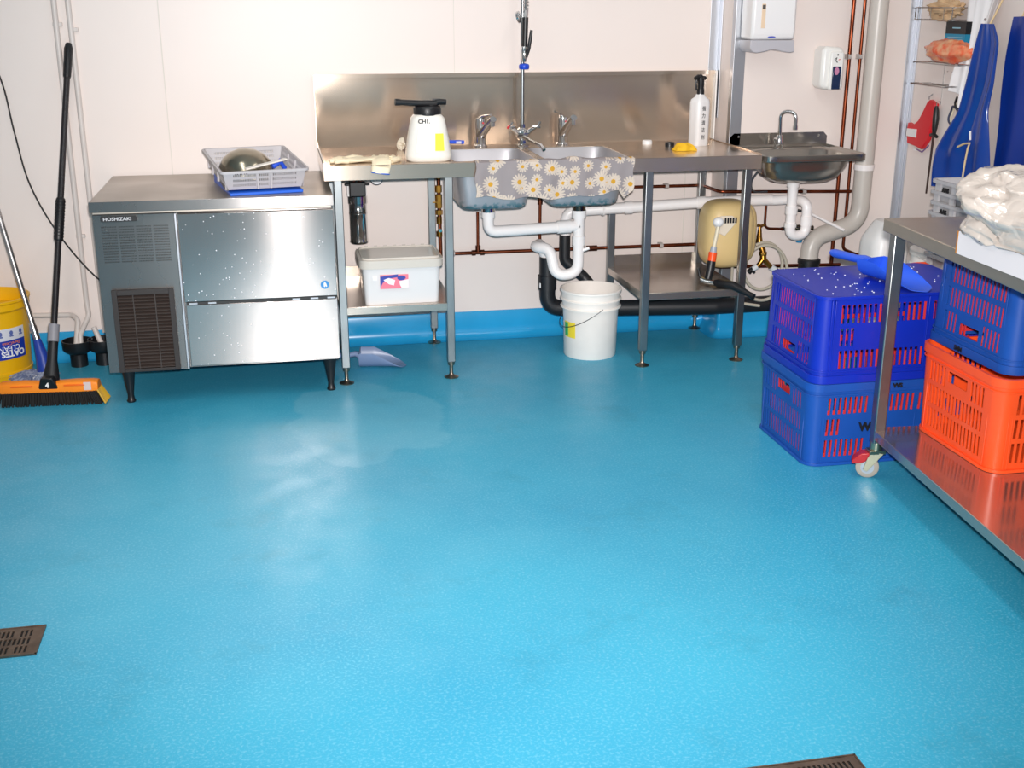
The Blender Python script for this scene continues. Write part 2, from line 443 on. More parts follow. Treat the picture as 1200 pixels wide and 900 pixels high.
# side service panel with pressed louvre slots
U = [X0+.006]; hx = set(); 
for c in range(4):
    a = -.664+c*.0625; n = 12
    for k in range(n):
        u = a+k*.0046; hx.add(len(U)); U += [u, u+.0026]
U.append(-.400)
Wz = [.140]; hz = set()
for r_ in range(14):
    z = .572+r_*.0102; hz.add(len(Wz)); Wz += [z, z+.005]
Wz.append(.752)
MB().plate(U, Wz, lambda i, j: i in hx and j in hz, lambda u, w, d: (u, -.712+d, w), .004).build('service_panel', STEEL, t)
MB().box(-.67, -.706, .565, -.415, -.697, .722).build('vent_backing', BLK, t)
MB().box(-.398, -.722, .142, -.390, -.69, .752).build('edge_strip', ALU, t, bevel=.001)
bd = MB().extr([(-.664, .733), (-.66, .728), (-.535, .728), (-.531, .733), (-.531, .744), (-.535, .748), (-.66, .748), (-.664, .744)], lambda a, b, d: (a, d, b), -.717, -.711).build('name_badge', BLK, t)
MB().text('HOSHIZAKI', .0175, Tr(-.654, -.7172, .732) @ FRONT @ Matrix.Diagonal((1.12, 1, 1, 1)), bold=.0004).build('lettering', mat('badge_silver', '#c8c8cc', .4), bd, smooth=0)
g = MB().box(-.652, -.728, .143, -.632, -.712, .468).box(-.443, -.728, .143, -.424, -.712, .468).box(-.632, -.728, .448, -.443, -.712, .468).box(-.632, -.728, .143, -.443, -.712, .155).build('air_grille', mat('grille_brown', '#2b2422', .5), t, bevel=.001)
m_ = MB()
for k in range(22):
    z = .158+k*.0132
    m_.extr([(-.726, z), (-.724, z+.002), (-.714, z+.009), (-.716, z+.0065)], lambda a, b, d: (d, a, b), -.632, -.443)
for x in (-.575, -.495): m_.box(x-.002, -.725, .155, x+.002, -.713, .448)
m_.build('slats', mat('grille_brown2', '#3a302c', .45), g)
MB().box(-.636, -.7125, .15, -.44, -.7118, .45).build('filter', mat('filter_dark', '#120f10', .8), g)
MB().box(-.386, -.724, .410, X1+.004, -.697, .7500).build('door', STEELD, t, bevel=.002)
MB().box(-.383, -.722, .152, X1+.004, -.697, .397).build('lower_panel', STEELD, t, bevel=.002)
MB().box(-.38, -.7215, .398, X1, -.70, .408).build('door_channel', mat('dark_gap', '#2a2a2a', .5), t)
for x in (-.37, -.30, .02, .09, .155): MB().box(x, -.7265, .4, x+.03, -.7215, .406).build('hinge_clip', ALU, t)
lg = MB().lathe([(0, 0), (.0165, 0), (.0165, .0015), (0, .0015)], n=24, M=Tr(.148, -.7242, .455) @ FRONT).build('logo_disc', mat('logo_blue', '#2f86c8', .4), t)
MB().extr([(-.004, -.008), (-.001, -.01), (.002, -.004), (.004, -.009), (.008, -.007), (.006, .002), (.003, .008), (-.002, .01), (-.005, .004)], lambda a, b, d: (.148+a, d, .455+b), -.7262, -.7256).build('logo_mark', WPL, lg)
for x in (-.63, .155):
    for y in (-.655, -.09):
        MB().lathe([(0, 0), (.016, 0), (.018, .006), (.014, .012), (.012, .03), (.024, .118), (.03, .14), (0, .14)], (x, y, 0), n=20).build('leg', BLK, t)

# ------------------------------------------------------------ sink bench
BX0, BX1, BD, BZ = .169, 1.981, -.62, .9
BENCHST = steel_mat('bench_steel', '#e2d0bf', .22, .9, var=.03)
t = thing('sink_bench', 'long stainless steel double bowl sink bench with high splashback', 'sink bench', (1.07, -.31, 0)); ZOFF = .9
bowls = [(.69, 1.03), (1.065, 1.42)]
by0, by1 = -.575, -.17
U = [BX0, .69, 1.03, 1.065, 1.42, BX1]; Wy = [BD, by0, by1, -.004]
m_ = MB().plate(U, Wy, lambda i, j: j == 1 and i in (1, 3), lambda u, w, d: (u, w, BZ-.002+d), .002)
m_.box(BX0, BD, .842, BX1, BD+.0015, BZ).box(BX0, BD, .842, BX1, BD+.02, .8435)
m_.box(BX0, BD, .842, BX0+.0015, -.004, .93).box(BX1-.0015, BD, .842, BX1, -.004, .905)
m_.box(BX0, BD, .9, BX0+.012, -.03, .912)
m_.build('worktop', BENCHST, t, bevel=.0008)
m_ = MB().extr([(-.004, .9), (-.012, .9), (-.014, .904), (-.014, 1.195), (-.034, 1.195), (-.034, 1.212), (-.002, 1.212), (-.002, .9)], lambda a, b, d: (d, a, b), BX0, BX1-.003)
m_.box(BX0-.002, -.034, .9, BX0, -.002, 1.212)
m_.build('splashback', BENCHST, t)
MB().box(BX1-.003, -.05, .905, BX1+.004, -.002, 1.212).build('side_flashing', mat('white_flash', '#efedea', .4), t, bevel=.003)
TEALST = mat('bowl_steel', '#a9a6a8', .42, .7, var=.1, vscale=5)
def dish(secs, n=80, close=True):
    vs = []; fs = []
    for (x, y, hx_, hy_, z, p) in secs:
        for k in range(n):
            q = 2*PI*(k+.5)/n; c, s_ = math.cos(q), math.sin(q); r = (abs(c)**p+abs(s_)**p)**(-1/p); vs.append((x+c*r*hx_, y+s_*r*hy_, z))
    for j in range(len(secs)-1):
        for k in range(n): fs.append([j*n+k, j*n+(k+1) % n, (j+1)*n+(k+1) % n, (j+1)*n+k])
    if close: fs.append([(len(secs)-1)*n+k for k in range(n)])
    return MB().add(vs, fs)
def bowl_mat():
    m = mat('stained_bowl', '#b2b0b4', .4, .5); nt = m.node_tree; b = nt.nodes['Principled BSDF']; L = nt.links.new; N = nt.nodes.new
    tc = N('ShaderNodeTexCoord'); n = N('ShaderNodeTexNoise'); n.inputs['Scale'].default_value = 38; n.inputs['Detail'].default_value = 5; L(tc.outputs['Object'], n.inputs[0])
    sp = N('ShaderNodeSeparateXYZ'); L(tc.outputs['Object'], sp.inputs[0])
    r = N('ShaderNodeMapRange'); r.inputs[1].default_value = -.158+.9; r.inputs[2].default_value = -.205+.9; L(sp.outputs[2], r.inputs[0])
    a = N('ShaderNodeMath'); a.operation = 'MULTIPLY_ADD'; L(r.outputs[0], a.inputs[0]); a.inputs[1].default_value = .30; L(n.outputs['Fac'], a.inputs[2])
    g = N('ShaderNodeMapRange'); g.inputs[1].default_value = .66; g.inputs[2].default_value = .72; L(a.outputs[0], g.inputs[0])
    k = N('ShaderNodeMath'); k.operation = 'MULTIPLY'; L(g.outputs[0], k.inputs[0]); L(r.outputs[0], k.inputs[1])
    x = N('ShaderNodeMix'); x.data_type = 'RGBA'; L(k.outputs[0], x.inputs[0]); x.inputs[6].default_value = lin('#b2b0b4'); x.inputs[7].default_value = lin('#2f7c86'); L(x.outputs[2], b.inputs['Base Color'])
    return m
BOWLM = bowl_mat()
for (a, b) in bowls:
    xc, yc, hx_, hy_ = (a+b)/2, (by0+by1)/2, (b-a)/2, (by1-by0)/2
    m_ = dish([(xc, yc, hx_+.004, hy_+.004, .8995, 9), (xc, yc, hx_-.001, hy_-.001, .898, 8), (xc, yc, hx_-.004, hy_-.004, .89, 8), (xc, yc, hx_-.016, hy_-.016, .80, 8), (xc, yc, hx_-.027, hy_-.027, .722, 8), (xc, yc, hx_-.032, hy_-.032, .708, 7.5), (xc, yc, hx_-.044, hy_-.044, .699, 7), (xc, yc, .03, .03, .697, 2.5)])
    bw = m_.build('sink_bowl', BOWLM, t, smooth=50)
    so = bw.modifiers.new('s', 'SOLIDIFY'); so.thickness = .0015
    MB().lathe([(0, .0), (.035, 0), (.04, .003), (.02, .004), (0, .002)], ((a+b)/2, -.37, .697), n=24).build('waste_grid', CHROME, bw)
m_ = MB()
for x in (.222, .661, 1.50, 1.934):
    for y in (BD+.032, -.05):
        lgg = MB().box(x-.0165, y-.0165, .07, x+.0165, y+.0165, .875).build('leg', LEGST, t, bevel=.003)
        MB().lathe([(0, 0), (.03, 0), (.031, .004), (.012, .012), (.010, .014), (.008, .02), (.008, .055), (.014, .056), (.015, .072), (0, .072)], (x, y, 0), n=20).build('foot', mat('foot_steel', '#a08f80', .35, 1), lgg)
for (a, b) in ((.222, .661), (1.50, 1.934)):
    z = .325
    sh = MB().box(a-.014, BD+.016, z, b+.014, -.035, z+.002).box(a-.014, BD+.016, z-.03, b+.014, BD+.018, z).box(a-.014, -.037, z-.03, b+.014, -.035, z+.05)
    sh.box(a-.014, BD+.016, z-.03, a-.012, -.035, z).box(b+.012, BD+.016, z-.03, b+.014, -.035, z)
    sh.build('undershelf', SHST, t, bevel=.001)

# daisy print tea towel over the front of the bowls
def daisy():
    m = bpy.data.materials.new('daisy_cloth'); m.use_nodes = True; nt = m.node_tree; b = nt.nodes['Principled BSDF']
    L = nt.links.new; N = nt.nodes.new
    tc = N('ShaderNodeTexCoord'); sx_ = N('ShaderNodeSeparateXYZ'); L(tc.outputs['Object'], sx_.inputs[0]); mp = N('ShaderNodeCombineXYZ'); L(sx_.outputs[0], mp.inputs[0]); L(sx_.outputs[2], mp.inputs[1])
    def mth(op, a, c=None):
        x = N('ShaderNodeMath'); x.operation = op
        for i, q in ((0, a), (1, c)):
            if q is None: continue
            if isinstance(q, (int, float)): x.inputs[i].default_value = q
            else: L(q, x.inputs[i])
        return x.outputs[0]
    col = None
    prev = lin('#928a8b')
    for layer, (sc, rad, off, npet) in enumerate(((17, .52, 3.3, 12), (12, .52, 9.7, 15))):
        vo = N('ShaderNodeTexVoronoi'); vo.voronoi_dimensions = '2D'; vo.inputs['Scale'].default_value = sc; vo.inputs['Randomness'].default_value = .8
        ad = N('ShaderNodeVectorMath'); ad.operation = 'ADD'; ad.inputs[1].default_value = (off, off*.7, 0); L(mp.outputs[0], ad.inputs[0])
        L(ad.outputs[0], vo.inputs['Vector'])
        sb = N('ShaderNodeVectorMath'); sb.operation = 'SUBTRACT'; L(ad.outputs[0], sb.inputs[0]); L(vo.outputs['Position'], sb.inputs[1])
        sp = N('ShaderNodeSeparateXYZ'); L(sb.outputs[0], sp.inputs[0])
        ang = mth('ARCTAN2', sp.outputs[1], sp.outputs[0])
        dist = mth('MULTIPLY', vo.outputs['Distance'], 1.)
        pet = mth('ABSOLUTE', mth('COSINE', mth('MULTIPLY', ang, npet/2)))
        edge = mth('ADD', mth('MULTIPLY', mth('POWER', pet, .5), rad*.55), rad*.25)
        inp = mth('MULTIPLY', mth('LESS_THAN', dist, edge), .88)
        sc2 = N('ShaderNodeSeparateColor'); L(vo.outputs['Color'], sc2.inputs[0])
        keep = mth('GREATER_THAN', sc2.outputs[0], .35 if layer == 0 else .1)
        mx = N('ShaderNodeMix'); mx.data_type = 'RGBA'; L(mth('MULTIPLY', inp, keep), mx.inputs[0]); mx.inputs[7].default_value = lin('#cfc0b1')
        if isinstance(prev, tuple): mx.inputs[6].default_value = prev
        else: L(prev, mx.inputs[6])
        ctr = mth('MULTIPLY', mth('LESS_THAN', dist, rad*.22), keep)
        m2 = N('ShaderNodeMix'); m2.data_type = 'RGBA'; L(ctr, m2.inputs[0]); m2.inputs[7].default_value = lin('#c8952c'); L(mx.outputs[2], m2.inputs[6])
        prev = m2.outputs[2]
    L(prev, b.inputs['Base Color']); b.inputs['Roughness'].default_value = .85
    return m
def towel(u, v):
    x = .765+u*.655
    low = .762 - .012*math.sin(u*PI*.9) + .006*math.sin(u*23)+.05*max(0, u-.62) - .035*max(0, 1-abs(u-.95)/.05)
    Lh = .905-low
    s = v*(Lh+.07)
    wv = .004*math.sin(u*31+1)+.003*math.sin(u*57)
    if s < .055: return (x, -.572-s*.9, .884+.022*math.sin(min(1, s/.04)*PI/2)+wv*.3+.008*max(0, 1-abs(u-.62)/.08))
    s -= .055
    return (x+.004*math.sin(s*60+u*7), -.6265-.004-wv*min(1, s*12)-.004, .9055-s*(Lh/(Lh+.015)))
tag(MB().sheet(towel, 80, 24, (0, .0022, 0)).build('tea_towel', daisy()), 'grey tea towel printed with daisies hanging over the sink front', 'tea towel')
# ------------------------------------------------------------ taps
def lever_tap(x, label, dirx, lever):
    t = thing('basin_tap', label, 'tap', (x, -.1, .9), 0)
    m_ = MB().lathe([(0, .9), (.03, .9), (.03, .907), (.024, .913), (.022, .95), (.024, 1.0), (.022, 1.022), (0, 1.03)], (x, -.1, 0), n=24)
    d = V((dirx, -.12, .085))
    p0 = V((x, -.1, .945))
    m_.tube([p0+d*k+V((0, 0, .004*math.sin(k*PI))) for k in (0, .15, .35, .6, .85, 1)], [.022, .021, .019, .0175, .016, .015], n=16, flat=.9)
    q = p0+d*.93
    m_.cyl(q, q+V((0, -.002, -.026)), .013, .012, 14)
    m_.build('tap_body', CHROME, t)
    lv = MB().tube([(x, -.1, 1.022), V((x, -.1, 1.032))+V(lever)*.4, V((x, -.1, 1.034))+V(lever)], [.015, .010, .008], n=12, flat=.55).build('lever', CHROME, t)
    MB().cyl(V((x+.008, -.122, 1.005)), V((x+.008, -.1255, 1.005)), .004, None, 10).build('hot_mark', RED, t)
lever_tap(.878, 'chrome lever tap over the sink bowl nearer the chemical jug', .035, (.035, -.06, .008))
lever_tap(1.25, 'chrome lever tap over the sink bowl nearer the spray bottle', .02, (-.045, -.03, .016))

# pre-rinse spray unit
t = thing('rinse_spray_unit', 'tall chrome pre-rinse spray unit between the two lever taps', 'spray tap', (1.066, -.1, .9))
cx = 1.066
m_ = MB().lathe([(0, .9), (.032, .9), (.032, .905), (.018, .912), (.016, .925), (.028, .938), (.031, .953), (.026, .970), (.014, .980), (.012, .995), (0, .995)], (cx, -.1, 0), n=8)
for sx in (-1, 1):
    m_.tube([(cx+sx*.015, -.105, .95), (cx+sx*.04, -.112, .972), (cx+sx*.055, -.115, .985)], [.014, .010, .012], n=10)
m_.build('tap_body', CHROME, t)
for sx, mm in ((-1, RED), (1, mat('tap_grey', '#5a6068', .4))):
    h = MB().tube([(cx+sx*.05-.012*sx, -.12, .978+.008), (cx+sx*.064, -.125, .985), (cx+sx*(.05 if sx < 0 else .075), -.13, 1.004+.004)], [.006, .008, .0055], n=10).build('cross_handle', CHROME, t)
    MB().lathe([(0, 0), (.009, 0), (.009, .006), (0, .009)], M=Tr(cx+sx*.066, -.127, .984) @ Ry(sx*.9), n=12).build('handle_cap', mm, h)
MB().tube([(cx, -.12, .945), (cx+.02, -.2, .93), (cx+.045, -.29, .922), (cx+.052, -.31, .905)], [.010, .008, .008, .008], n=12).build('swivel_spout', CHROME, t)
MB().tube([(cx, -.1, .99), (cx, -.1, 2.1)], .0085, n=14).build('riser_pipe', mat('riser_grey', '#8d9396', .3, 1), t)
# spring hose from the top of the riser down to the gun
arc = catmull([(cx, -.1, 2.08), (cx+.01, -.13, 2.2), (cx+.02, -.2, 2.18), (cx+.012, -.19, 1.9), (cx+.006, -.16, 1.65), (cx+.004, -.145, 1.475)], 14)
m_ = MB().tube(arc, .009, n=10)
nn = len(arc)
sp = []
tot = nn*7
for i in range(tot):
    k = i/tot*(nn-1); a = int(k); f_ = k-a; p = arc[a].lerp(arc[min(a+1, nn-1)], f_); tdir = (arc[min(a+1, nn-1)]-arc[a]).normalized()
    s1 = tdir.cross(V((1, 0, 0))).normalized(); s2 = tdir.cross(s1)
    an = i*2*PI/8
    sp.append(p+(s1*math.cos(an)+s2*math.sin(an))*.013)
m_.tube(sp, .002, n=5).build('spring_hose', CHROME, t)
gy = -.14
MB().tube([(cx+.005, gy, 1.475), (cx+.004, gy, 1.44)], [.013, .012], n=16).build('hose_end', CHROME, t)
m_ = MB().tube([(cx, gy, 1.325), (cx-.002, gy, 1.305), (cx-.002, gy-.004, 1.285), (cx-.002, gy-.006, 1.262)], [.012, .016, .014, .009], n=16)
m_.build('spray_valve', CHROME, t)
m_ = MB().lathe([(0, -.008), (.012, -.008), (.024, -.004), (.024, .004), (.01, .008), (0, .008)], M=Tr(cx-.026, gy-.005, 1.447) @ Ry(PI/2-.3) @ Rx(.5), n=20)
m_.build('hose_nut', CHROME, t)
MB().tube([(cx+.004, gy, 1.445), (cx+.001, gy, 1.325)], [.013, .0125], n=16).build('grip', BLK, t)
MB().tube([(cx+.006, gy-.012, 1.282), (cx+.015, gy-.022, 1.318), (cx+.021, gy-.024, 1.36), (cx+.026, gy-.022, 1.393)], [.006, .0075, .0075, .006], n=12).build('trigger', BLK, t)
MB().lathe([(.006, 1.232), (.02, 1.232), (.0225, 1.238), (.0225, 1.247), (.019, 1.253), (.006, 1.256)], (cx-.002, gy-.004, 0), n=24).build('spray_guard', mat('guard_blue', '#1747c8', .35), t)
MB().cyl((cx, -.1, 1.42), (cx, gy-.0, 1.42), .004, None, 8).build('hook', CHROME, t)

# ------------------------------------------------------------ jug with black pouring head
def loft(m_, secs, n=32, p=3.2):   # secs: (cx,cy,hx,hy,z)
    vs = []; fs = []
    for (x, y, hx, hy, z) in secs:
        for k in range(n):
            a = 2*PI*k/n; c, s_ = math.cos(a), math.sin(a)
            r = (abs(c)**p+abs(s_)**p)**(-1/p); vs.append((x+c*r*hx, y+s_*r*hy, z))
    for j in range(len(secs)-1):
        for k in range(n): fs.append([j*n+k, j*n+(k+1) % n, (j+1)*n+(k+1) % n, (j+1)*n+k])
    fs.append(list(range(n))[::-1]); fs.append([(len(secs)-1)*n+k for k in range(n)])
    return m_.add(vs, fs)
jx, jy = .592, -.52
t = thing('measuring_jug', 'translucent white chemical jug with black pouring head and yellow label', 'jug', (jx, jy, .9))
JUG = mat('jug_plastic', '#ece8e0', .35, sss=.2)
loft(MB(), [(jx, jy, .078, .06, .9), (jx, jy, .09, .068, .908), (jx, jy, .092, .07, .925), (jx, jy, .082, .064, .99), (jx, jy, .07, .058, 1.05), (jx, jy, .066, .056, 1.068), (jx, jy, .058, .052, 1.078), (jx, jy, .05, .048, 1.083)], 40, 3.2).build('body', JUG, t, smooth=50)
def jface(x, z): # point on the sloping front
    k = (z-.925)/(1.05-.925); return V((jx+x, jy-(.07-.012*k)-.0008, z))
m_ = MB()
def jpan(a, b, z0, z1, off):
    q = [jface(a, z0), jface(b, z0), jface(b-.0, z1), jface(a+.012, z1)]
    o = V((0, -off, 0)); return MB().add([p for p in q]+[p+o for p in q], [[3, 2, 1, 0], [4, 5, 6, 7], [0, 1, 5, 4], [1, 2, 6, 5], [2, 3, 7, 6], [3, 0, 4, 7]])
jpan(-.058, .0, .94, 1.03, .0015).build('grip_panel', mat('jug_panel', '#dfdcd6', .4), t, bevel=.001)
q = [jface(.020, .945), jface(.056, .945), jface(.054, 1.012), jface(.022, 1.012)]
MB().add(q+[p+V((0, -.0012, 0)) for p in q], [[3, 2, 1, 0], [4, 5, 6, 7], [0, 1, 5, 4], [1, 2, 6, 5], [2, 3, 7, 6], [3, 0, 4, 7]]).build('label', mat('label_yellow', '#f6e81c', .5), t, smooth=0)
MB().text('CH1.', .022, Tr(jx-.045, jy-.0588, 1.052) @ FRONT, bold=.0008).build('lettering', INK, t, smooth=0)
m_ = MB().lathe([(0, 1.08), (.053, 1.08), (.054, 1.084), (.054, 1.108), (.05, 1.114), (0, 1.116)], (jx, jy, 0), n=32)
for k in range(32):
    a = k*PI/16; m_.box(-.0012, -.0015, 1.084, .0012, .0015, 1.106, M=Tr(jx+.054*math.cos(a), jy+.054*math.sin(a), 0) @ Rz(a))
m_.tube([(jx+.035, jy, 1.122), (jx-.03, jy-.01, 1.125), (jx-.11, jy-.02, 1.131)], [.015, .0125, .0115], n=16)
m_.tube([(jx-.11, jy-.02, 1.131), (jx-.13, jy-.022, 1.1325)], [.0135, .0135], n=16)
m_.tube([(jx+.01, jy, 1.115), (jx+.045, jy, 1.13), (jx+.075, jy+.004, 1.128)], [.018, .013, .011], n=14)
m_.box(jx+.02, jy-.008, 1.135, jx+.05, jy+.008, 1.142)
m_.build('pouring_head', BLK, t)

# dish brush
t = thing('dish_brush', 'dish brush with blue handle and cream bristles lying behind the jug', 'brush', (.66, -.13, .9))
MB().tube(catmull([(.55, -.14, .918), (.62, -.135, .928), (.7, -.125, .928), (.765, -.12, .926), (.80, -.118, .924)], 5), [.011]*6+[.010]*8+[.012]*20, n=12, flat=.7).build('handle', mat('brush_blue', '#2a55d8', .4), t)
MB().box(.765, -.1335, .920, .787, -.132, .930).build('hang_hole', mat('hole_light', '#cfcfe0', .5), t)
m_ = MB()
for i in range(130):
    a = random.uniform(0, 2*PI); e = random.uniform(-.9, 1.2)
    d = V((-abs(math.cos(a)*math.cos(e))*.9-.1, math.sin(a)*math.cos(e)*.8, math.sin(e)*.7+.15)).normalized()
    p = V((.54, -.14, .919)); q = p+d*.036; q.z = max(q.z, .9015)
    m_.tube([p, q], [.0022, .0032], n=5)
m_.build('bristles', mat('bristle_cream', '#ece2cf', .8), t)

# gloves
def glove(name, label, cx_, cy_, z, ang, fall=None, cuff=None):
    t = thing(name, label, 'glove', (cx_, cy_, z))
    M = Tr(cx_, cy_, z) @ Rz(ang)
    GL = mat('glove_latex', '#f1e3c4', .6, bump=.2, bscale=70)
    m_ = MB()
    def pth(pts, rs, fl=.35):
        P = [M @ V(p) for p in pts]
        if fall:
            P2 = []
            for p in P:
                if p.y < fall: d = fall-p.y; p = V((p.x, fall-.006, z-d+.004))
                P2.append(p)
            P = P2
        m_.tube(P, rs, n=12)
    # palm : a flattened loft
    vs = []; secs = [(-.115, .034), (-.09, .036), (-.05, .038), (-.01, .042), (.03, .043), (.05, .034)]
    N = 20
    for (yy, hw) in secs:
        for k in range(N):
            a = 2*PI*k/N; p = M @ V((hw*math.cos(a), yy, .011+.010*math.sin(a)+.003*math.sin(yy*90+a*2)))
            if fall and p.y < fall:
                d = fall-p.y; p = V((p.x, fall-.008-(p.z-z-.011)*-1 - .003, z+.006-d))
            vs.append(p)
    fs = [[j*N+k, j*N+(k+1) % N, (j+1)*N+(k+1) % N, (j+1)*N+k] for j in range(len(secs)-1) for k in range(N)]
    fs.append(list(range(N))[::-1]); fs.append([(len(secs)-1)*N+k for k in range(N)])
    m_.add(vs, fs)
    for fx, ln, sp_ in ((-.031, .055, -.25), (-.011, .07, -.06), (.011, .066, .1), (.031, .05, .28)):
        pth([(fx, .035, .010), (fx+sp_*.03, .035+ln*.5, .013), (fx+sp_*ln, .035+ln, .009)], [.0105, .0095, .007])
    pth([(.035, -.03, .010), (.06, .0, .014), (.068, .03, .009)], [.012, .0105, .008])
    m_.build('glove_hand', GL, t)
    if cuff:
        ps = []
        for k in range(N):
            a = 2*PI*k/N; p = M @ V((.035*math.cos(a), -.115, .011+.010*math.sin(a)))
            if fall and p.y < fall:
                d = fall-p.y; p = V((p.x, fall-.008-(p.z-z-.011)*-1-.003, z+.006-d))
            ps.append(p)
        MB().tube(ps, .0025, n=6, closed=True).build('cuff_band', mat('cuff_blue', '#2c62c8', .5), t)
glove('rubber_glove', 'cream rubber glove lying flat at the open end of the sink bench', .30, -.53, .9, PI/2+.1)
glove('rubber_glove', 'cream rubber glove with blue cuff hanging over the bench edge', .405, -.545, .9, -.15, fall=-.622, cuff=True)

# spray bottle
bx, by = 1.838, -.235
t = thing('spray_bottle', 'square white spray bottle with black trigger at the end of the bench', 'spray bottle', (bx, by, .9))
R_ = Tr(bx, by, 0) @ Rz(math.radians(24))
m_ = MB(); loft(m_, [(0, 0, .034, .03, .9), (0, 0, .037, .033, .905), (0, 0, .037, .033, 1.085), (0, 0, .034, .030, 1.1), (0, 0, .018, .018, 1.112), (0, 0, .014, .014, 1.125)], 32, 5)
m_.v = [R_ @ p for p in m_.v]; m_.build('body', WPL, t, smooth=50)
m_ = MB().cyl(R_ @ V((0, 0, 1.122)), R_ @ V((0, 0, 1.145)), .017, .016, 20)
m_.tube([R_ @ V(p) for p in ((0, 0, 1.145), (0, 0, 1.165), (-.002, 0, 1.19), (-.01, 0, 1.203))], [.014, .015, .016, .010], n=14)
m_.tube([R_ @ V(p) for p in ((.024, 0, 1.19), (-.02, 0, 1.197), (-.036, 0, 1.19))], [.009, .0105, .008], n=12)
m_.tube([R_ @ V(p) for p in ((-.026, 0, 1.19), (-.03, 0, 1.165), (-.024, 0, 1.14))], [.006, .005, .004], n=8)
m_.build('trigger_head', BLK, t)
m_ = MB()
for k, ch in enumerate('强力清洁剂'):
    m_.text(ch, .022, R_ @ Tr(-.017, -.0335, 1.055-k*.031) @ FRONT)
m_.build('lettering', INK, t, smooth=0)
tag(MB().lathe([(0, .9), (.022, .9), (.022, .914), (.018, .918), (0, .918)], (1.632, -.14, 0), n=28).build('jar_lid', WPL), 'small round white lid lying on the bench near the splashback', 'lid')
tag(MB().lathe([(0, .9), (.021, .9), (.021, .917), (.017, .920), (0, .920)], (1.70, -.25, 0), n=24).build('bottle_cap', BLK), 'small black round cap on the bench beside the yellow sponge', 'cap')
def sponge(u, v):
    a = (u-.5)*2; b = (v-.5)*2
    return (1.715+a*.047+.004*math.sin(v*9), -.40+b*.03+.004*math.sin(u*11), .904+.024*(1-a**4)*(1-b**4)*(1+.25*math.sin(u*13+v*7)))
tag(MB().sheet(sponge, 20, 12, (0, 0, -.003)).build('sponge_cloth', mat('sponge_yellow', '#eab61e', .8, bump=.5, bscale=150)), 'crumpled yellow sponge cloth in front of the spray bottle', 'sponge cloth')

# ------------------------------------------------------------ things on and under the left half
t = thing('storage_tub', 'clear white plastic storage tub with lid and a label on the bench undershelf', 'storage tub', (.46, -.44, .327))
TUB = mat('tub_plastic', '#e4e2e2', .3, sss=.15)
MB().shell(.325, .25, .03, .185, .012, .003, {}, [0, .185], lambda *a: False, M=Tr(.465, -.465, .3275)).build('tub', TUB, t)
M = Tr(.465, -.465, 0)
m_ = MB().ringband(.345, .27, .04, .480, .512, .0, .004, M)
m_.sheet(lambda u, v: (.465+(u-.5)*.345*.97, -.465+(v-.5)*.27*.97, .513+.006*(1-abs(2*u-1)**8)*(1-abs(2*v-1)**8)), 30, 24, (0, 0, -.002))
m_.ringband(.32, .245, .03, .514, .522, 0, .004, M)
for k in range(7): m_.box(.335+k*.04, -.337, .519, .349+k*.04, -.332, .524)
for k in range(2): m_.box(.41+k*.108, -.6005, .482, .413+k*.108, -.5985, .510)
m_.build('lid', mat('lid_plastic', '#dcd5cb', .25, trans=.15), t)
fy = -.5905
lb = MB().box(.375, fy-.001, .395, .490, fy+.004, .452).build('label', mat('lab_pink', '#e8788c', .5), t, smooth=0)
m_ = MB().extr([(.375, .446), (.448, .454), (.448, .442), (.404, .436), (.385, .42), (.375, .40)], lambda a, b, d: (a, d, b), fy-.0016, fy-.001)
m_.extr([(.462+.018*math.cos(k*.6), .438+.010*math.sin(k*.6)) for k in range(10)], lambda a, b, d: (a, d, b), fy-.0016, fy-.001)
m_.build('label_blue', mat('lab_blue', '#2f3d9c', .5), lb, smooth=0)
m_ = MB().extr([(.388, .432), (.41, .44), (.436, .43), (.43, .408), (.41, .414)], lambda a, b, d: (a, d, b), fy-.0017, fy-.0011)
m_.extr([(.452, .425), (.49, .432), (.49, .396), (.462, .395), (.455, .41)], lambda a, b, d: (a, d, b), fy-.0016, fy-.001)
m_.build('label_white', mat('lab_white', '#f0e4ea', .5), lb, smooth=0)
MB().box(.345, fy-.001, .430, .363, fy+.004, .448).build('price_sticker', WPL, t, smooth=0)

t = thing('water_filter', 'chrome canister water filter with black head under the bench', 'water filter', (.33, -.09, .49))
MB().lathe([(0, .49), (.036, .49), (.041, .496), (.041, .50), (.0395, .505), (.0395, .62), (.041, .622), (.041, .626), (.0395, .628), (.0395, .665), (.043, .668), (.043, .70), (0, .70)], (.33, -.09, 0), n=32).build('canister', CHROME, t)
MB().box(.295, -.125, .70, .365, -.055, .762).box(.275, -.1, .745, .385, -.08, .755).build('filter_head', BLK, t, bevel=.004)
MB().box(.287, -.055, .69, .373, -.001, .75).build('bracket', WPL, t, bevel=.002)
for x in (.312, .348):
    MB().lathe([(0, .762), (.011, .762), (.011, .778), (.006, .782), (.006, .838), (0, .838)], (x, -.09, 0), n=14).build('hose_fitting', mat('pinkfit', '#d89a92', .5), t)
t = thing('pressure_gauge', 'small round pressure gauge hanging under the bench front', 'gauge', (.425, -.08, .75))
MB().lathe([(0, -.014), (.026, -.014), (.03, -.01), (.03, .012), (.027, .014), (.026, .010), (0, .010)], M=Tr(.415, -.09, .775) @ FRONT, n=28).build('case', ALU, t)
MB().lathe([(0, .0105), (.025, .0105), (.025, .011), (0, .011)], M=Tr(.415, -.09, .775) @ FRONT, n=28).build('dial', WPL, t)
MB().extr([(-.001, -.01), (.001, -.01), (.004, .017), (.002, .018)], lambda a, b, d: (.415+a, d, .775+b), -.103, -.1015).build('needle', INK, t)
MB().cyl((.415, -.085, .80), (.415, -.085, .84), .007).tube([(.415, -.085, .815), (.52, -.075, .82)], .009).build('pipe', BRASS, t)
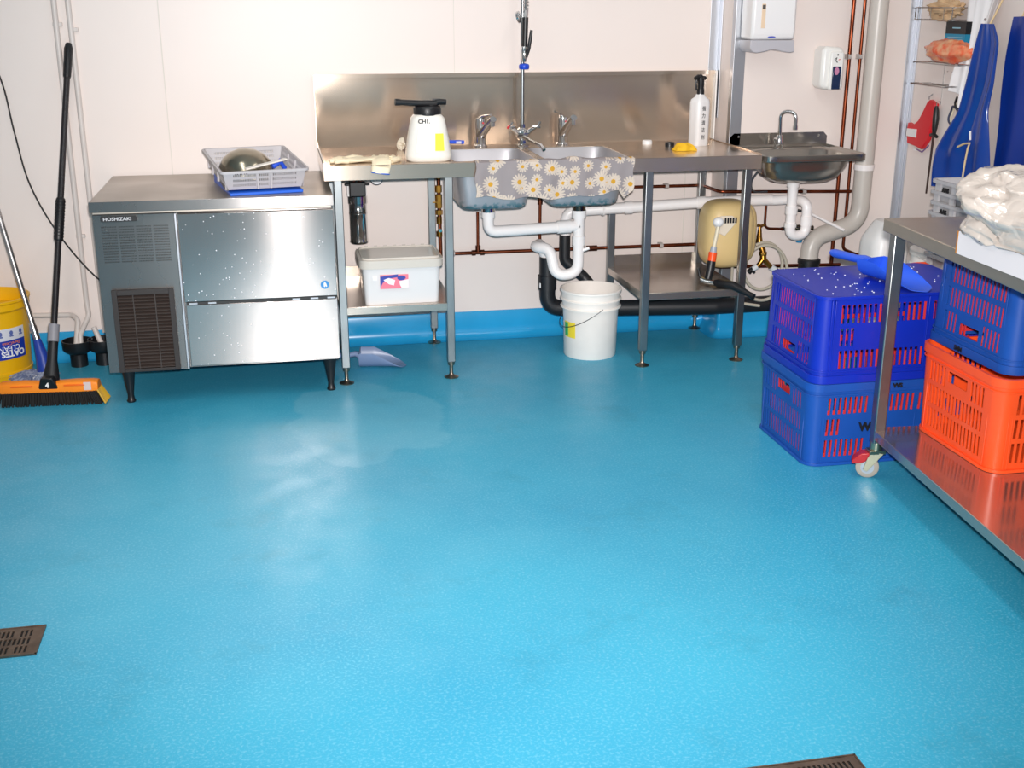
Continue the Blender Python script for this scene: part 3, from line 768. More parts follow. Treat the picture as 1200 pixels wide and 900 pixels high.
t = thing('valve_assembly', 'brass valve and fitting stack on a copper pipe behind the bench leg', 'valve', (.70, -.06, .42))
x = .693; y = -.06
MB().tube(fillet([(x-.06, y, .842), (x, y, .82), (x+.004, y, .40)], .03), .009, n=12).build('pipe', COPPER, t)
FT = mat('brass', '#b8863c')
for z0, z1, r in ((.79, .80, .014), (.76, .785, .012), (.70, .73, .015), (.63, .69, .0155), (.60, .62, .017), (.56, .59, .013), (.50, .525, .014)):
    MB().lathe([(0, z0), (r, z0), (r, z1), (0, z1)], (x, y, 0), n=6 if r > .0145 else 14).build('fitting', FT, t)
MB().box(x-.03, y-.02, .655, x-.008, y-.01, .66).build('valve_handle', BRASS, t)
MB().lathe([(0, 0), (.007, 0), (.007, .012), (0, .014)], M=Tr(x+.002, y-.012, .53) @ FRONT, n=12).build('button', mat('tealb', '#3fa0b0', .4), t)

# floor scoop under bench : handled ice scoop
def scoop(name, label, M, m, s=1.):
    t = thing(name, label, 'scoop', M.translation)
    def f(u, v):    # u along length 0 back ..1 lip, v across
        L_ = .17*s; hw = .055*s*(1-.0*u)*(1 if u < .8 else 1-(u-.8)*.6); a = (v-.5)*PI
        lip = 1-max(0, u-.35)/.65*.85
        return M @ V((u*L_+ (1-abs(2*v-1))*.03*s*(u > .5)*(u-.5)*2, hw*math.sin(a), hw*(1-math.cos(a))*lip*1.25+.0015))
    m_ = MB().sheet(f, 20, 20, lambda p: (0, 0, .0018))
    N = 18; pts = []
    # back wall
    vs = [M @ V((0, .055*s*math.sin((k/N-.5)*PI), .055*s*(1-math.cos((k/N-.5)*PI))*1.25+.0015)) for k in range(N+1)]
    vs2 = [p+(M.to_3x3() @ V((-.003, 0, 0))) for p in vs]
    K = N+1
    m_.add(vs+vs2, [list(range(K)), list(range(K, 2*K))[::-1]]+[[i, i+1, K+i+1, K+i] for i in range(N)]+[[N, 0, K, 2*K-1]])
    m_.build('scoop_pan', m, t, smooth=50)
    MB().tube([M @ V(p) for p in ((.0, 0, .05*s), (-.02*s, 0, .058*s), (-.05*s, 0, .052*s), (-.13*s, 0, .05*s), (-.145*s, 0, .05*s))], [.016*s, .012*s, .011*s, .0125*s, .008*s], n=14).build('handle', m, t)
    return t
scoop('ice_scoop', 'grey blue plastic scoop lying on the floor behind the bench leg', Tr(.295, -.36, 0) @ Rz(math.radians(-8)), mat('scoop_grey', '#7f93b8', .35, trans=.1), 1.0)

# pail
px_, py_ = 1.325, -.36
t = thing('plastic_pail', 'white plastic pail with wire handle standing under the sink drain', 'pail', (px_, py_, 0))
PAIL = mat('pail_white', '#f8f1ea', .35, sss=.1, var=.06, vscale=12)
MB().lathe([(0, .004), (.108, .004), (.108, 0), (.114, 0), (.117, .004), (.122, .19), (.125, .22), (.135, .222), (.135, .226), (.127, .229), (.128, .255), (.137, .258), (.137, .262), (.13, .266), (.131, .292), (.137, .295), (.137, .303), (.131, .305), (.128, .303), (.125, .24), (.115, .02), (.112, .01), (0, .01)], (px_, py_, 0), n=48).build('pail_body', PAIL, t)
hp = []
for k in range(25):
    a = PI*k/24; p = V((.138*math.cos(a), -math.sin(a)*.132, 0)); hp.append(V((px_, py_, .235))+V((p.x, p.y*.99-.006*math.sin(a), -math.sin(a)*.095-.0)))
q0 = [Rz(math.radians(-82)) @ (p-V((px_, py_, 0)))+V((px_, py_, 0)) for p in hp]
MB().tube(q0, .0018, n=6).build('wire_handle', mat('wire', '#6a6a6a', .4, 1), t)
def cylbend(cx_, cy_, r, a0, z0):
    return lambda p: V((cx_+(r+p.z)*math.cos(a0+p.x/r), cy_+(r+p.z)*math.sin(a0+p.x/r), z0+p.y))
def cylpatch(m_, cx_, cy_, r0, r1, a0, a1, z0, z1, t=.001, n=14):
    return m_.sheet(lambda u, v: (cx_+(r0+(r1-r0)*v)*math.cos(a0+(a1-a0)*u), cy_+(r0+(r1-r0)*v)*math.sin(a0+(a1-a0)*u), z0+(z1-z0)*v), n, 6, lambda p: ((p.x-cx_)*t/r0, (p.y-cy_)*t/r0, 0))
m_ = cylpatch(MB(), px_, py_, .1195, .1215, math.radians(188), math.radians(222), .095, .165).build('label', mat('lab_yel', '#f2d93a', .5), t)
cylpatch(MB(), px_, py_, .1207, .1222, math.radians(190), math.radians(202), .10, .16).build('label_green', mat('lab_green', '#3fae6a', .5), m_)

# ------------------------------------------------------------ sink waste pipes
t = thing('sink_waste_pipe', 'white plastic waste pipe joining both sink bowls into a U trap', 'waste pipe', (1.1, -.37, .36))
r = .024
yA = -.37
MB().tube(fillet([(.862, yA, .655), (.862, yA, .572), (1.262, yA, .584)], .045, 8), r, n=18).build('cross_pipe', PVC, t)
m_ = MB().tube(fillet([(1.262, yA, .65), (1.262, yA, .375), (1.165, yA+.02, .36), (1.145, yA+.05, .478), (1.085, yA+.10, .478), (1.135, yA+.19, .475), (1.165, yA+.2, .40)], .06, 12), r, n=18)
m_.build('trap', PVC, t)
for (x, z0, z1, rr) in ((.862, .635, .658, .03), (1.262, .62, .652, .031), (1.262, .50, .54, .0285)):
    MB().cyl((x, yA, z0), (x, yA, z1), rr, None, 24).build('collar', PVC, t)
MB().tube([(1.165, yA, .5808), (1.225, yA, .5829)], .0285, n=20).build('collar', PVC, t)
MB().tube([(1.27, yA-.01, .475), (1.305, yA-.02, .488)], [.008, .007], n=10).build('spigot', PVC, t)
for (a, b) in bowls:
    MB().cyl((.862 if a < 1 else 1.262, yA, .64), (.862 if a < 1 else 1.262, yA, .699), .0285, None, 24).build('waste_tail', CHROME if a < 1 else mat('dark_chrome', '#6a665c', .2, 1), t)
t = thing('black_drain_pipe', 'thick black drain pipe running along the wall behind the pail', 'drain pipe', (1.5, -.15, .13))
MB().tube(fillet([(1.17, -.17, .41), (1.17, -.17, .172), (1.35, -.19, .165), (1.94, -.285, .168), (2.75, -.285, .172)], .07, 10), .037, n=20).build('pipe', BLKP, t)
m_ = MB().cyl((1.17, -.17, .26), (1.17, -.17, .325), .0425)
m_.build('socket', BLKP, t)
m_ = MB().tube(fillet([(1.262, -.12, .54), (1.262, -.12, .38), (1.35, -.135, .30), (1.42, -.17, .21)], .04), .026, n=16)
m_.build('branch_pipe', BLKP, t)
MB().box(1.128, -.205, .275, 1.132, -.19, .295).build('sticker', WPL, t)
t = thing('overflow_pipe', 'long white plastic pipe running level from the hand basin to the black drain', 'waste pipe', (1.7, -.15, .56))
MB().tube(fillet([(1.262, -.13, .50), (1.262, -.13, .605), (1.9, -.235, .645), (2.19, -.285, .655)], .05, 10), .0245, n=18).build('pipe', PVC, t)
d_ = V((.64, -.105, .04)).normalized()
m_ = MB().cyl((1.262, -.13, .53), (1.262, -.13, .55), .03, None, 22)
for xx in (1.30, 1.53, 1.86):
    p = V((1.262, -.13, .605))+d_*(xx-1.262); m_.tube([p, p+d_*.035], .029, n=22)
m_.build('collar', PVC, t)
m_ = MB()
for (xx, ) in ((1.43,),):
    p = V((1.262, -.13, .605))+d_*(xx-1.262)
    m_.tube([p+V((0, .0, .03)), p+V((.0, .128, .03))], .004, n=8); m_.lathe([(.026, -.005), (.03, -.005), (.03, .005), (.026, .005)], M=Matrix.Translation(p) @ Ry(PI/2), n=24)
    m_.cyl(p+V((0, .128, .03)), p+V((0, .128, -.03)), .007)
m_.build('clip', PVC, t)

# ------------------------------------------------------------ copper pipes
def copper(label, pts, r=.0075, clips=(), name='copper_pipe', R=.03, fit=()):
    P = fillet(pts, R)
    c = V(pts[0]); t = thing(name, label, 'pipe', c)
    MB().tube(P, r, n=12).build('pipe', COPPER, t)
    for (x, y, z, wall) in clips:
        MB().box(x-.010, min(y, wall), z-.011, x+.010, max(y+.0, wall), z+.011).cyl((x-.008, y, z), (x+.008, y, z), r+.004, None, 14).build('clip', mat('clip_grey', '#b9b2ae', .4), t)
    for (a, b, rr) in fit:
        MB().tube([a, b], rr, n=14).build('fitting', mat('dark_copper', '#6b3d2c', .4, 1), t)
    return t
copper('dark copper pipe running level under the sinks along the back wall', [(.73, -.03, .412), (1.95, -.03, .41), (1.955, -.225, .34), (2.58, -.225, .325)], .0085, ((.757, -.03, .412, -.001), (1.755, -.03, .411, -.001)), fit=(((.845, -.03, .412), (.862, -.03, .412), .013), ((.885, -.03, .412), (.903, -.03, .412), .013), ((1.39, -.03, .411), (1.44, -.03, .411), .0135)))
copper('short copper riser teed off the pipe below the sink bowl', [(.874, -.03, .412), (.874, -.03, .60)], .007, fit=(((.874, -.03, .42), (.874, -.03, .445), .012),))
copper('thin copper riser with brass union rising between the two sink bowls', [(1.165, -.03, .415), (1.165, -.03, .84)], .0075, fit=(((1.165, -.03, .625), (1.165, -.03, .665), .012), ((1.165, -.03, .67), (1.165, -.03, .695), .0105)))
copper('upper copper pipe running level behind the bench and round the wall step', [(1.42, -.03, .692), (1.945, -.03, .69), (1.955, -.232, .69), (2.6, -.232, .672)], .0075, ((1.77, -.03, .691, -.001), (2.365, -.232, .678, -.201)))
copper('thicker vertical copper pipe on the wall right of the soap dispenser', [(2.535, -.225, 2.6), (2.535, -.225, .335)], .009, ((2.535, -.225, 1.275, -.201),))
copper('thinner vertical copper pipe next to the grey downpipe', [(2.588, -.225, 2.6), (2.588, -.225, .40), (2.66, -.225, .37), (2.8, -.225, .37)], .0075, ((2.588, -.225, 1.275, -.201),))

# downpipe
t = thing('downpipe', 'thick beige plastic downpipe with a double bend in the corner', 'downpipe', (2.39, -.28, .21))
MB().tube(fillet([(2.638, -.262, 2.7), (2.638, -.262, .53), (2.40, -.27, .465), (2.392, -.28, .33)], .11, 12), .042, n=24).build('pipe', PVCG, t)
MB().cyl((2.638, -.262, .775), (2.638, -.262, .80), .046, None, 28).build('collar', PVC, t)
MB().lathe([(0, .20), (.048, .20), (.048, .352), (.052, .354), (.052, .372), (.044, .376), (0, .376)], (2.392, -.285, 0), n=28).build('socket', BLK, t)

# ------------------------------------------------------------ hose reel and gun
t = thing('hose_reel', 'beige wall-mounted hose reel under the end of the sink bench', 'hose reel', (1.95, -.34, .38))
REEL = mat('reel_beige', '#dcbf86', .42)
def sup(u, v, cx_, cy_, cz, hx, hy, hz, e1=.55, e2=.6):
    a = (u-.5)*2*PI; b = (v-.5)*PI
    f_ = lambda c, e: math.copysign(abs(c)**e, c)
    return (cx_+hx*f_(math.cos(b), e1)*f_(math.cos(a), e2), cy_+hy*f_(math.cos(b), e1)*f_(math.sin(a), e2), cz+hz*f_(math.sin(b), e1))
def supmesh(m_, *a, n=40):
    vs = []; fs = []
    for j in range(n+1):
        for i in range(n): vs.append(sup(i/n, j/n, *a))
    for j in range(n):
        for i in range(n): fs.append([j*n+i, j*n+(i+1) % n, (j+1)*n+(i+1) % n, (j+1)*n+i])
    return m_.add(vs, fs)
supmesh(MB(), 1.942, -.36, .525, .115, .10, .15).build('casing', REEL, t)
m_ = MB()
supmesh(m_, 2.01, -.315, .52, .082, .085, .135)
m_.build('side_drum', REEL, t)
MB().box(1.90, -.30, .50, 1.96, -.235, .56).box(1.96, -.26, .42, 2.02, -.2045, .63).build('bracket', ALU, t, bevel=.002)
MB().extr([(-.05, .03), (-.02, .045), (.03, .045), (.055, .03), (.05, .012), (.0, -.045), (-.03, -.03), (-.055, .01)], lambda a, b, d: (1.90+a, d, .575+b), -.4605, -.4525).build('front_badge', mat('reel_pale', '#e6d8c4', .5), t, bevel=.003)
m_ = MB()
for k in range(5): m_.box(1.895+k*.012, -.463, .588, 1.903+k*.012, -.4605, .612)
m_.build('vent_slots', INK, t)
supmesh(MB(), 1.862, -.472, .597, .024, .022, .022, 1., 1., n=20).build('hose_stop', WPL, t)
MB().tube(catmull([(1.862, -.475, .585), (1.853, -.48, .54), (1.84, -.49, .485)], 5), .009, n=12).build('hose', mat('hose_cream', '#ded2b8', .4), t)
t = thing('spray_gun', 'black spray gun with orange collar hanging from the hose reel', 'spray gun', (1.8, -.52, .27))
MB().tube([(1.842, -.488, .492), (1.838, -.49, .468)], [.013, .015], n=16).build('connector', mat('conn_grey', '#a8adb8', .4), t)
MB().tube([(1.838, -.49, .468), (1.832, -.494, .43)], [.0185, .0185], n=18).build('collar', ORNG, t)
MB().tube([(1.832, -.494, .432), (1.826, -.50, .40), (1.812, -.51, .345), (1.81, -.515, .338)], [.018, .0195, .015, .013], n=16).tube([(1.80, -.50, .345), (1.782, -.49, .365), (1.775, -.485, .40)], [.009, .006, .005], n=10).build('grip', BLK, t)
MB().tube([(1.783, -.505, .352), (1.80, -.52, .345), (1.835, -.55, .343)], [.013, .014, .012], n=14).build('valve', CHROME, t)
MB().tube([(1.83, -.545, .345), (1.845, -.565, .345), (1.89, -.615, .345), (1.94, -.67, .318), (1.955, -.69, .31)], [.012, .0205, .019, .012, .014], n=16).build('nozzle', BLK, t)
# the grey hose and drop below the reel
t = thing('garden_tap', 'brass wall tap with twin hose connectors and a coiled grey hose', 'tap', (2.15, -.25, .3))
m_ = MB().tube([(2.145, -.201, .455), (2.145, -.27, .455)], .011).tube([(2.145, -.265, .49), (2.145, -.275, .455), (2.16, -.285, .42), (2.162, -.29, .38)], [.012, .016, .014, .016], n=14)
m_.tube([(2.145, -.268, .49), (2.145, -.268, .53)], [.012, .007], n=12)
m_.tube([(2.125, -.268, .535), (2.165, -.268, .535)], .0055, n=8).tube([(2.145, -.25, .535), (2.145, -.288, .535)], .0055, n=8)
m_.lathe([(0, .40), (.017, .40), (.019, .405), (.019, .415), (0, .415)], (2.16, -.287, 0), n=8)
m_.tube([(2.162, -.29, .385), (2.145, -.29, .36), (2.13, -.292, .345)], [.013, .011, .01], n=12).tube([(2.162, -.29, .385), (2.185, -.29, .36), (2.20, -.292, .345)], [.013, .012, .012], n=12)
m_.build('tap_body', BRASS, t)
MB().tube([(2.132, -.292, .348), (2.105, -.294, .335)], [.013, .012], n=14).tube([(2.2, -.292, .345), (2.222, -.292, .33)], [.015, .0145], n=14).build('connector', mat('conn_white', '#d8dce0', .4), t)
MB().tube([(2.222, -.292, .33), (2.245, -.292, .314)], [.014, .012], n=14).tube([(2.105, -.294, .335), (2.092, -.296, .325)], .012, n=12).tube([(2.12, -.3, .322), (2.10, -.3, .345)], .006, n=8).build('hose_end', BLK, t)
hp = []
for k in range(90):
    a = math.radians(120-k*7.2); g = k/90
    rr = .085+.03*g; hp.append(V((2.155+rr*math.cos(a), -.31-.035*g, .37-.05*g+rr*1.12*math.sin(a))))
MB().tube(hp, .0075, n=10).build('hose', mat('hose_grey', '#b8b0a0', .4), t)
tag(MB().tube(fillet([(1.985, -.36, .40), (1.985, -.36, .26), (2.03, -.37, .20), (2.12, -.38, .185)], .04), .007, n=10).build('supply_hose', mat('hose_grey', '#b8b0a0', .4)), 'thin grey supply hose dropping from the underside of the beige hose reel', 'hose')
copper('small copper pipe down to the brass wall tap', [(2.105, -.23, .335), (2.105, -.23, .455), (2.14, -.23, .455)], .006)
# ------------------------------------------------------------ hand basin
t = thing('hand_basin', 'small stainless wall hand basin between the bench and the copper pipes', 'hand basin', (2.23, -.4, .76))
m_ = MB()
n = 72
cx_, cy_ = 2.235, -.405
secs = [(cx_, cy_, .232, .202, .862, 14), (cx_, cy_, .235, .205, .868, 14), (cx_, cy_, .235, .205, .890, 14), (cx_, cy_, .231, .201, .893, 14), (cx_, cy_, .226, .196, .889, 12), (cx_, cy_, .222, .192, .884, 12),
        (cx_, cy_-.03, .205, .150, .883, 5), (cx_, cy_-.03, .198, .143, .876, 4.5), (cx_, cy_-.03, .190, .134, .83, 3.6), (cx_, cy_-.03, .165, .112, .785, 3), (cx_, cy_-.03, .13, .085, .764, 2.6), (cx_, cy_-.03, .06, .045, .757, 2), (cx_, cy_-.03, .022, .022, .757, 2)]
vs = []; fs = []
for (x, y, hx_, hy_, z, p) in secs:
    for k in range(n):
        a = 2*PI*(k+.5)/n; c, s_ = math.cos(a), math.sin(a); r = (abs(c)**p+abs(s_)**p)**(-1/p); vs.append((x+c*r*hx_, y+s_*r*hy_, z))
for j in range(len(secs)-1):
    for k in range(n): fs.append([j*n+k, j*n+(k+1) % n, (j+1)*n+(k+1) % n, (j+1)*n+k])
fs.append([(len(secs)-1)*n+k for k in range(n)])
m_.add(vs, fs); 
BASINST = steel_mat('basin_steel', '#a8a29a', .2, .4)
bw = m_.build('basin_bowl', BASINST, t, smooth=50)
so = bw.modifiers.new('s', 'SOLIDIFY'); so.thickness = .0015
MB().extr([(2.0, .885), (2.47, .885), (2.47, .927), (2.452, .945), (2.018, .945), (2.0, .927)], lambda a, b, d: (a, d, b), -.2035, -.2005).build('splashback', BASINST, t)
MB().box(2.03, -.2035, .78, 2.44, -.2005, .885).box(2.03, -.32, .80, 2.033, -.2035, .885).box(2.437, -.32, .80, 2.44, -.2035, .885).build('bracket', ALU, t)
m_ = MB()
for x in (2.04, 2.235, 2.43): m_.lathe([(0, 0), (.006, 0), (.005, .002), (0, .003)], M=Tr(x, -.2035, .93) @ FRONT, n=12)
m_.build('screws', CHROME, t)
t = thing('gooseneck_tap', 'chrome gooseneck tap on the small hand basin', 'tap', (2.212, -.262, .884))
MB().lathe([(0, .884), (.021, .884), (.022, .888), (.014, .93), (.0125, .94), (0, .94)], (2.212, -.262, 0), n=24).build('tap_base', CHROME, t)
MB().tube(fillet([(2.212, -.262, .935), (2.208, -.264, 1.045), (2.262, -.31, 1.045), (2.262, -.31, .972)], .034, 12), .0088, n=16).build('spout', CHROME, t)
MB().cyl((2.262, -.31, .985), (2.262, -.31, .968), .0115, None, 18).build('aerator', CHROME, t)
MB().tube([(2.196, -.266, .90), (2.182, -.285, .915), (2.178, -.29, .93)], [.006, .006, .005], n=10).build('lever', CHROME, t)
t = thing('basin_waste_trap', 'white plastic U trap under the small hand basin', 'waste trap', (2.2, -.43, .5))
bx_ = 2.215; by_ = -.435
MB().tube(fillet([(bx_, by_, .755), (bx_, by_, .515), (bx_+.08, by_+.01, .515), (bx_+.08, by_+.01, .665), (bx_+.03, by_+.09, .665), (bx_-.03, by_+.13, .655)], .042, 10), .0225, n=18).build('trap', PVC, t)
for z0, z1 in ((.735, .758), (.615, .65), (.555, .575)):
    MB().cyl((bx_, by_, z0), (bx_, by_, z1), .0275, None, 22).build('collar', PVC, t)
MB().cyl((bx_+.08, by_+.01, .56), (bx_+.08, by_+.01, .6), .027, None, 22).build('collar', PVC, t)
t = thing('basin_mixing_valve', 'small dark mixing valve with blue cap below the hand basin trap', 'valve', (2.35, -.24, .44))
m_ = MB().cyl((2.265, -.24, .51), (2.42, -.24, .51), .009)
for a, b, r in ((2.285, 2.31, .014), (2.315, 2.325, .011), (2.335, 2.37, .017), (2.385, 2.405, .014), (2.41, 2.42, .011)): m_.cyl((a, -.24, .51), (b, -.24, .51), r, None, 12)
m_.build('valve_body', mat('dark_chrome', '#6a665c', .2, 1), t)
MB().cyl((2.353, -.245, .515), (2.353, -.245, .475), .012, None, 14).build('valve_stem', CHROME, t)
MB().cyl((2.353, -.245, .478), (2.353, -.245, .445), .0145, None, 18).build('blue_cap', mat('cap_teal', '#1583b8', .35), t)
t = thing('knee_lever', 'slim white lever rod with chrome head pointing down beside the trap', 'lever', (2.42, -.3, .51))
MB().tube([(2.36, -.30, .595), (2.52, -.35, .515)], [.0065, .0075], n=10).build('rod', PVC, t)
MB().lathe([(0, -.015), (.026, -.015), (.03, -.008), (.03, .008), (.024, .015), (0, .015)], M=Tr(2.29, -.27, .605) @ Ry(.9), n=24).build('push_head', CHROME, t)
MB().tube([(2.30, -.28, .605), (2.36, -.30, .595)], .006, n=10).build('joint', BLK, t)
copper('thin copper supply pipe bending to the mixing valve', [(2.18, -.24, .64), (2.18, -.24, .515), (2.27, -.24, .51)], .006)
tag(MB().tube(catmull([(2.12, -.29, .80), (2.09, -.27, .74), (2.11, -.25, .69), (2.18, -.24, .685)], 6), .005, n=8).tube(catmull([(2.29, -.25, .68), (2.33, -.24, .72), (2.29, -.27, .76), (2.27, -.3, .78)], 6), .005, n=8).build('supply_hose', mat('braid', '#8a8d90', .4, 1)), 'braided flexible supply hoses looping under the hand basin', 'hose')

# dispensers
t = thing('paper_towel_dispenser', 'white paper towel dispenser with grey base mounted above the hand basin', 'paper towel dispenser', (2.117, -.265, 1.295))
x0, x1 = 2.02, 2.222
def pp(z0, z1, y0, y1): return None
MB().extr([(-.201, 1.352), (-.325, 1.352), (-.332, 1.38), (-.332, 1.60), (-.315, 1.64), (-.29, 1.655), (-.201, 1.655)], lambda a, b, d: (d, a, b), x0, x1).build('cover', WPL, t, bevel=.012)
m_ = MB().extr([(x0, 1.351), (x0, 1.318), (x0+.012, 1.302), (x0+.03, 1.298), (x0+.07, 1.304), (x0+.095, 1.311), (x0+.12, 1.311), (x0+.145, 1.304), (x0+.186, 1.298), (x0+.204, 1.302), (x1, 1.318), (x1, 1.351)], lambda a, b, d: (a, d, b), -.326, -.201)
m_.build('base', mat('disp_grey', '#b9b7bd', .3), t, bevel=.003)
MB().box(x0+.04, -.3335, 1.40, x0+.058, -.331, 1.50).build('level_window', mat('disp_window', '#e8cdb0', .2), t, bevel=.001)
MB().box(x0+.042, -.3345, 1.478, x0+.056, -.333, 1.496).build('lock', mat('lock_grey', '#55524e', .3), t)
lb = MB().extr([(x0+.092+.018*math.cos(k*PI/8), 1.364+.0035*math.sin(k*PI/8)) for k in range(16)], lambda a, b, d: (a, d, b), -.3335, -.331).build('maker_badge', mat('badge_blue', '#4a58b8', .4), t)
m_ = MB()
for k in range(4): m_.box(x0+.012, -.333, 1.375+k*.008, x1-.012, -.3318, 1.377+k*.008)
m_.build('ridge_lines', WPL, t)
t = thing('soap_dispenser', 'white wall soap dispenser with dark blue push window', 'soap dispenser', (2.42, -.25, 1.135))
MB().extr([(2.372, 1.16), (2.385, 1.138), (2.472, 1.138), (2.480, 1.15), (2.480, 1.29), (2.465, 1.318), (2.39, 1.322), (2.372, 1.305)], lambda a, b, d: (a, d, b), -.30, -.201).build('case', mat('soap_white', '#efeeea', .3), t, bevel=.014)
MB().extr([(2.405, 1.138), (2.462, 1.138), (2.466, 1.15), (2.466, 1.30), (2.405, 1.30)], lambda a, b, d: (a, d, b), -.314, -.298).build('front', mat('soap_white', '#efeeea', .3), t, bevel=.006)
w_ = MB().box(2.416, -.318, 1.140, 2.456, -.312, 1.238).build('push_window', mat('navy', '#1c2c4c', .2), t, bevel=.003)
MB().lathe([(0, 0), (.011, 0), (.011, .001), (0, .001)], M=Tr(2.434, -.3185, 1.218) @ Matrix.Diagonal((1, 1, 1.5, 1)) @ FRONT, n=18).build('soap_level', mat('pinkw', '#c886a8', .3), w_)
m_ = MB().tube([(2.422, -.3148, 1.268), (2.432, -.3148, 1.276), (2.428, -.3148, 1.262), (2.436, -.3148, 1.255)], .0022, n=6).lathe([(0, 0), (.004, 0), (.004, .001), (0, .001)], M=Tr(2.436, -.3142, 1.287) @ FRONT, n=10)
m_.build('hand_mark', INK, t)
MB().tube([(2.44, -.3148, 1.266), (2.448, -.3148, 1.268)], .0018, n=6).build('red_mark', RED, t)

# ------------------------------------------------------------ things on the right wall
def hang(pl, pr, off, amp, nf, name, m, t=None, nu=44, nv=40, th=.0025, ph=0.):
    def at(P, v):
        k = v*(len(P)-1); i = min(int(k), len(P)-2); f_ = k-i; f_ = f_*f_*(3-2*f_) if False else f_
        return (P[i][0]*(1-f_)+P[i+1][0]*f_, P[i][1]*(1-f_)+P[i+1][1]*f_)
    def f(u, v):
        a, b = at(pl, v), at(pr, v)
        y = a[0]*(1-u)+b[0]*u; z = a[1]*(1-u)+b[1]*u
        k = .35+.65*v
        x = XR-off-amp*k*(.5+.5*math.sin(u*nf+ph+v*1.3))-amp*.5*k*(.5+.5*math.sin(u*nf*2.3+ph*2+v*2.1))-.004*math.sin(v*9+u*4)
        return (x, y, z)
    return MB().sheet(f, nu, nv, (th, 0, 0)).build(name, m, t)
APR = mat('apron_blue', '#0f3b90', .22, spec=.6, var=.2, vscale=5)
APR2 = mat('apron_navy', '#0c2f86', .32, spec=.5, var=.15, vscale=5)
TAPE = mat('tape_cream', '#e3c79a', .8)
WHT = mat('white_cloth', '#ece8e8', .85)
t = thing('apron', 'shiny blue vinyl apron with loose cream tie, hanging beside the white coat', 'apron', (2.8, -.85, .75))
hang([(-.866, 1.425), (-.85, 1.33), (-.828, 1.20), (-.80, 1.08), (-.735, .99), (-.70, .92), (-.707, .85), (-.72, .765)],
     [(-.95, 1.425), (-1.0, 1.36), (-1.01, 1.2), (-1.0, 1.1), (-1.02, 1.0), (-1.03, .92), (-1.04, .85), (-1.05, .77)], .083, .045, 9, 'apron_sheet', APR, t)
MB().tube(catmull([(2.772, -.90, 1.41), (2.81, -.905, 1.5), (2.855, -.93, 1.66)], 5), .004, n=6, flat=.5).build('neck_strap', TAPE, t)
MB().tube([(2.715, -.875, .945), (2.71, -.93, .965), (2.705, -.975, .972), (2.705, -.965, .95), (2.71, -.95, .90), (2.71, -.945, .83)], .004, n=6).build('waist_tie', TAPE, t)
MB().tube([(2.70, -.975, 1.02), (2.702, -.98, .985)], .004, n=6).build('tie_loop', WHT, t)
t = thing('apron', 'darker navy vinyl apron hanging behind the plastic bag', 'apron', (2.8, -1.2, .75))
hang([(-.985, 1.452), (-.98, 1.3), (-.978, 1.15), (-.99, 1.0), (-1.0, .86), (-1.01, .70)], [(-1.20, 1.46), (-1.30, 1.36), (-1.36, 1.2), (-1.40, 1.0), (-1.42, .85), (-1.44, .70)], .02, .045, 7, 'apron_sheet', APR2, t, ph=1.5)
MB().tube(catmull([(2.83, -1.02, 1.44), (2.84, -1.06, 1.55), (2.855, -1.1, 1.66)], 5), .004, n=6, flat=.5).build('neck_strap', TAPE, t)
t = thing('white_coat', 'white cotton coat hanging on the wall beside the blue apron', 'coat', (2.82, -.72, 1.12))
hang([(-.67, 1.66), (-.66, 1.5), (-.672, 1.38), (-.65, 1.27), (-.627, 1.15)], [(-.86, 1.66), (-.865, 1.5), (-.82, 1.36), (-.80, 1.24), (-.775, 1.115)], .02, .03, 8, 'coat_body', WHT, t)
hang([(-.765, 1.60), (-.76, 1.45), (-.75, 1.33), (-.74, 1.2), (-.73, 1.09)], [(-.90, 1.60), (-.87, 1.5), (-.84, 1.36), (-.80, 1.24), (-.775, 1.08)], .052, .02, 6, 'coat_sleeve', WHT, t, ph=.7)
m_ = MB()
for z in (1.44, 1.40): m_.lathe([(0, 0), (.006, 0), (.005, .003), (0, .003)], M=Tr(2.80, -.83, z) @ Ry(-PI/2), n=12)
m_.build('buttons', mat('btn', '#8a7f80', .4), t)
hk = MB().tube([(2.859, -.93, 1.66), (2.83, -.93, 1.655), (2.82, -.93, 1.675)], .005, n=8).tube([(2.859, -1.1, 1.66), (2.83, -1.1, 1.655), (2.82, -1.1, 1.675)], .005, n=8).tube([(2.859, -.76, 1.67), (2.83, -.76, 1.665), (2.82, -.76, 1.68)], .005, n=8)
hk.box(2.855, -1.16, 1.645, 2.8595, -.70, 1.685)
tag(hk.build('coat_hook_rail', ALU), 'metal hook rail holding the aprons and the white coat', 'hook rail')

def wire(m_, pts, r=.0022): m_.tube(pts, r, n=6); return m_
t = thing('wire_shelf', 'upper chrome wire rack on the wall holding a beige cloth', 'wire rack', (2.8, -.48, 1.43))
m_ = MB()
for z, w2 in ((1.485, .09), (1.435, .09)):
    wire(m_, [(2.858, -.345, z), (2.858-w2, -.345, z), (2.858-w2, -.64, z), (2.858, -.64, z), (2.858, -.345, z)])
for y in (-.345, -.64): wire(m_, [(2.768, y, 1.485), (2.768, y, 1.435)])
for k in range(8): wire(m_, [(2.858, -.37-k*.034, 1.435), (2.768, -.37-k*.034, 1.435), (2.768, -.37-k*.034, 1.485)] if k % 3 == 0 else [(2.858, -.37-k*.034, 1.435), (2.768, -.37-k*.034, 1.435)], .0016)
wire(m_, [(2.858, -.48, 1.435), (2.858, -.48, 1.08)]); wire(m_, [(2.858, -.48, 1.485), (2.858, -.48, 1.75)])
m_.build('wire_basket', CHROME, t)
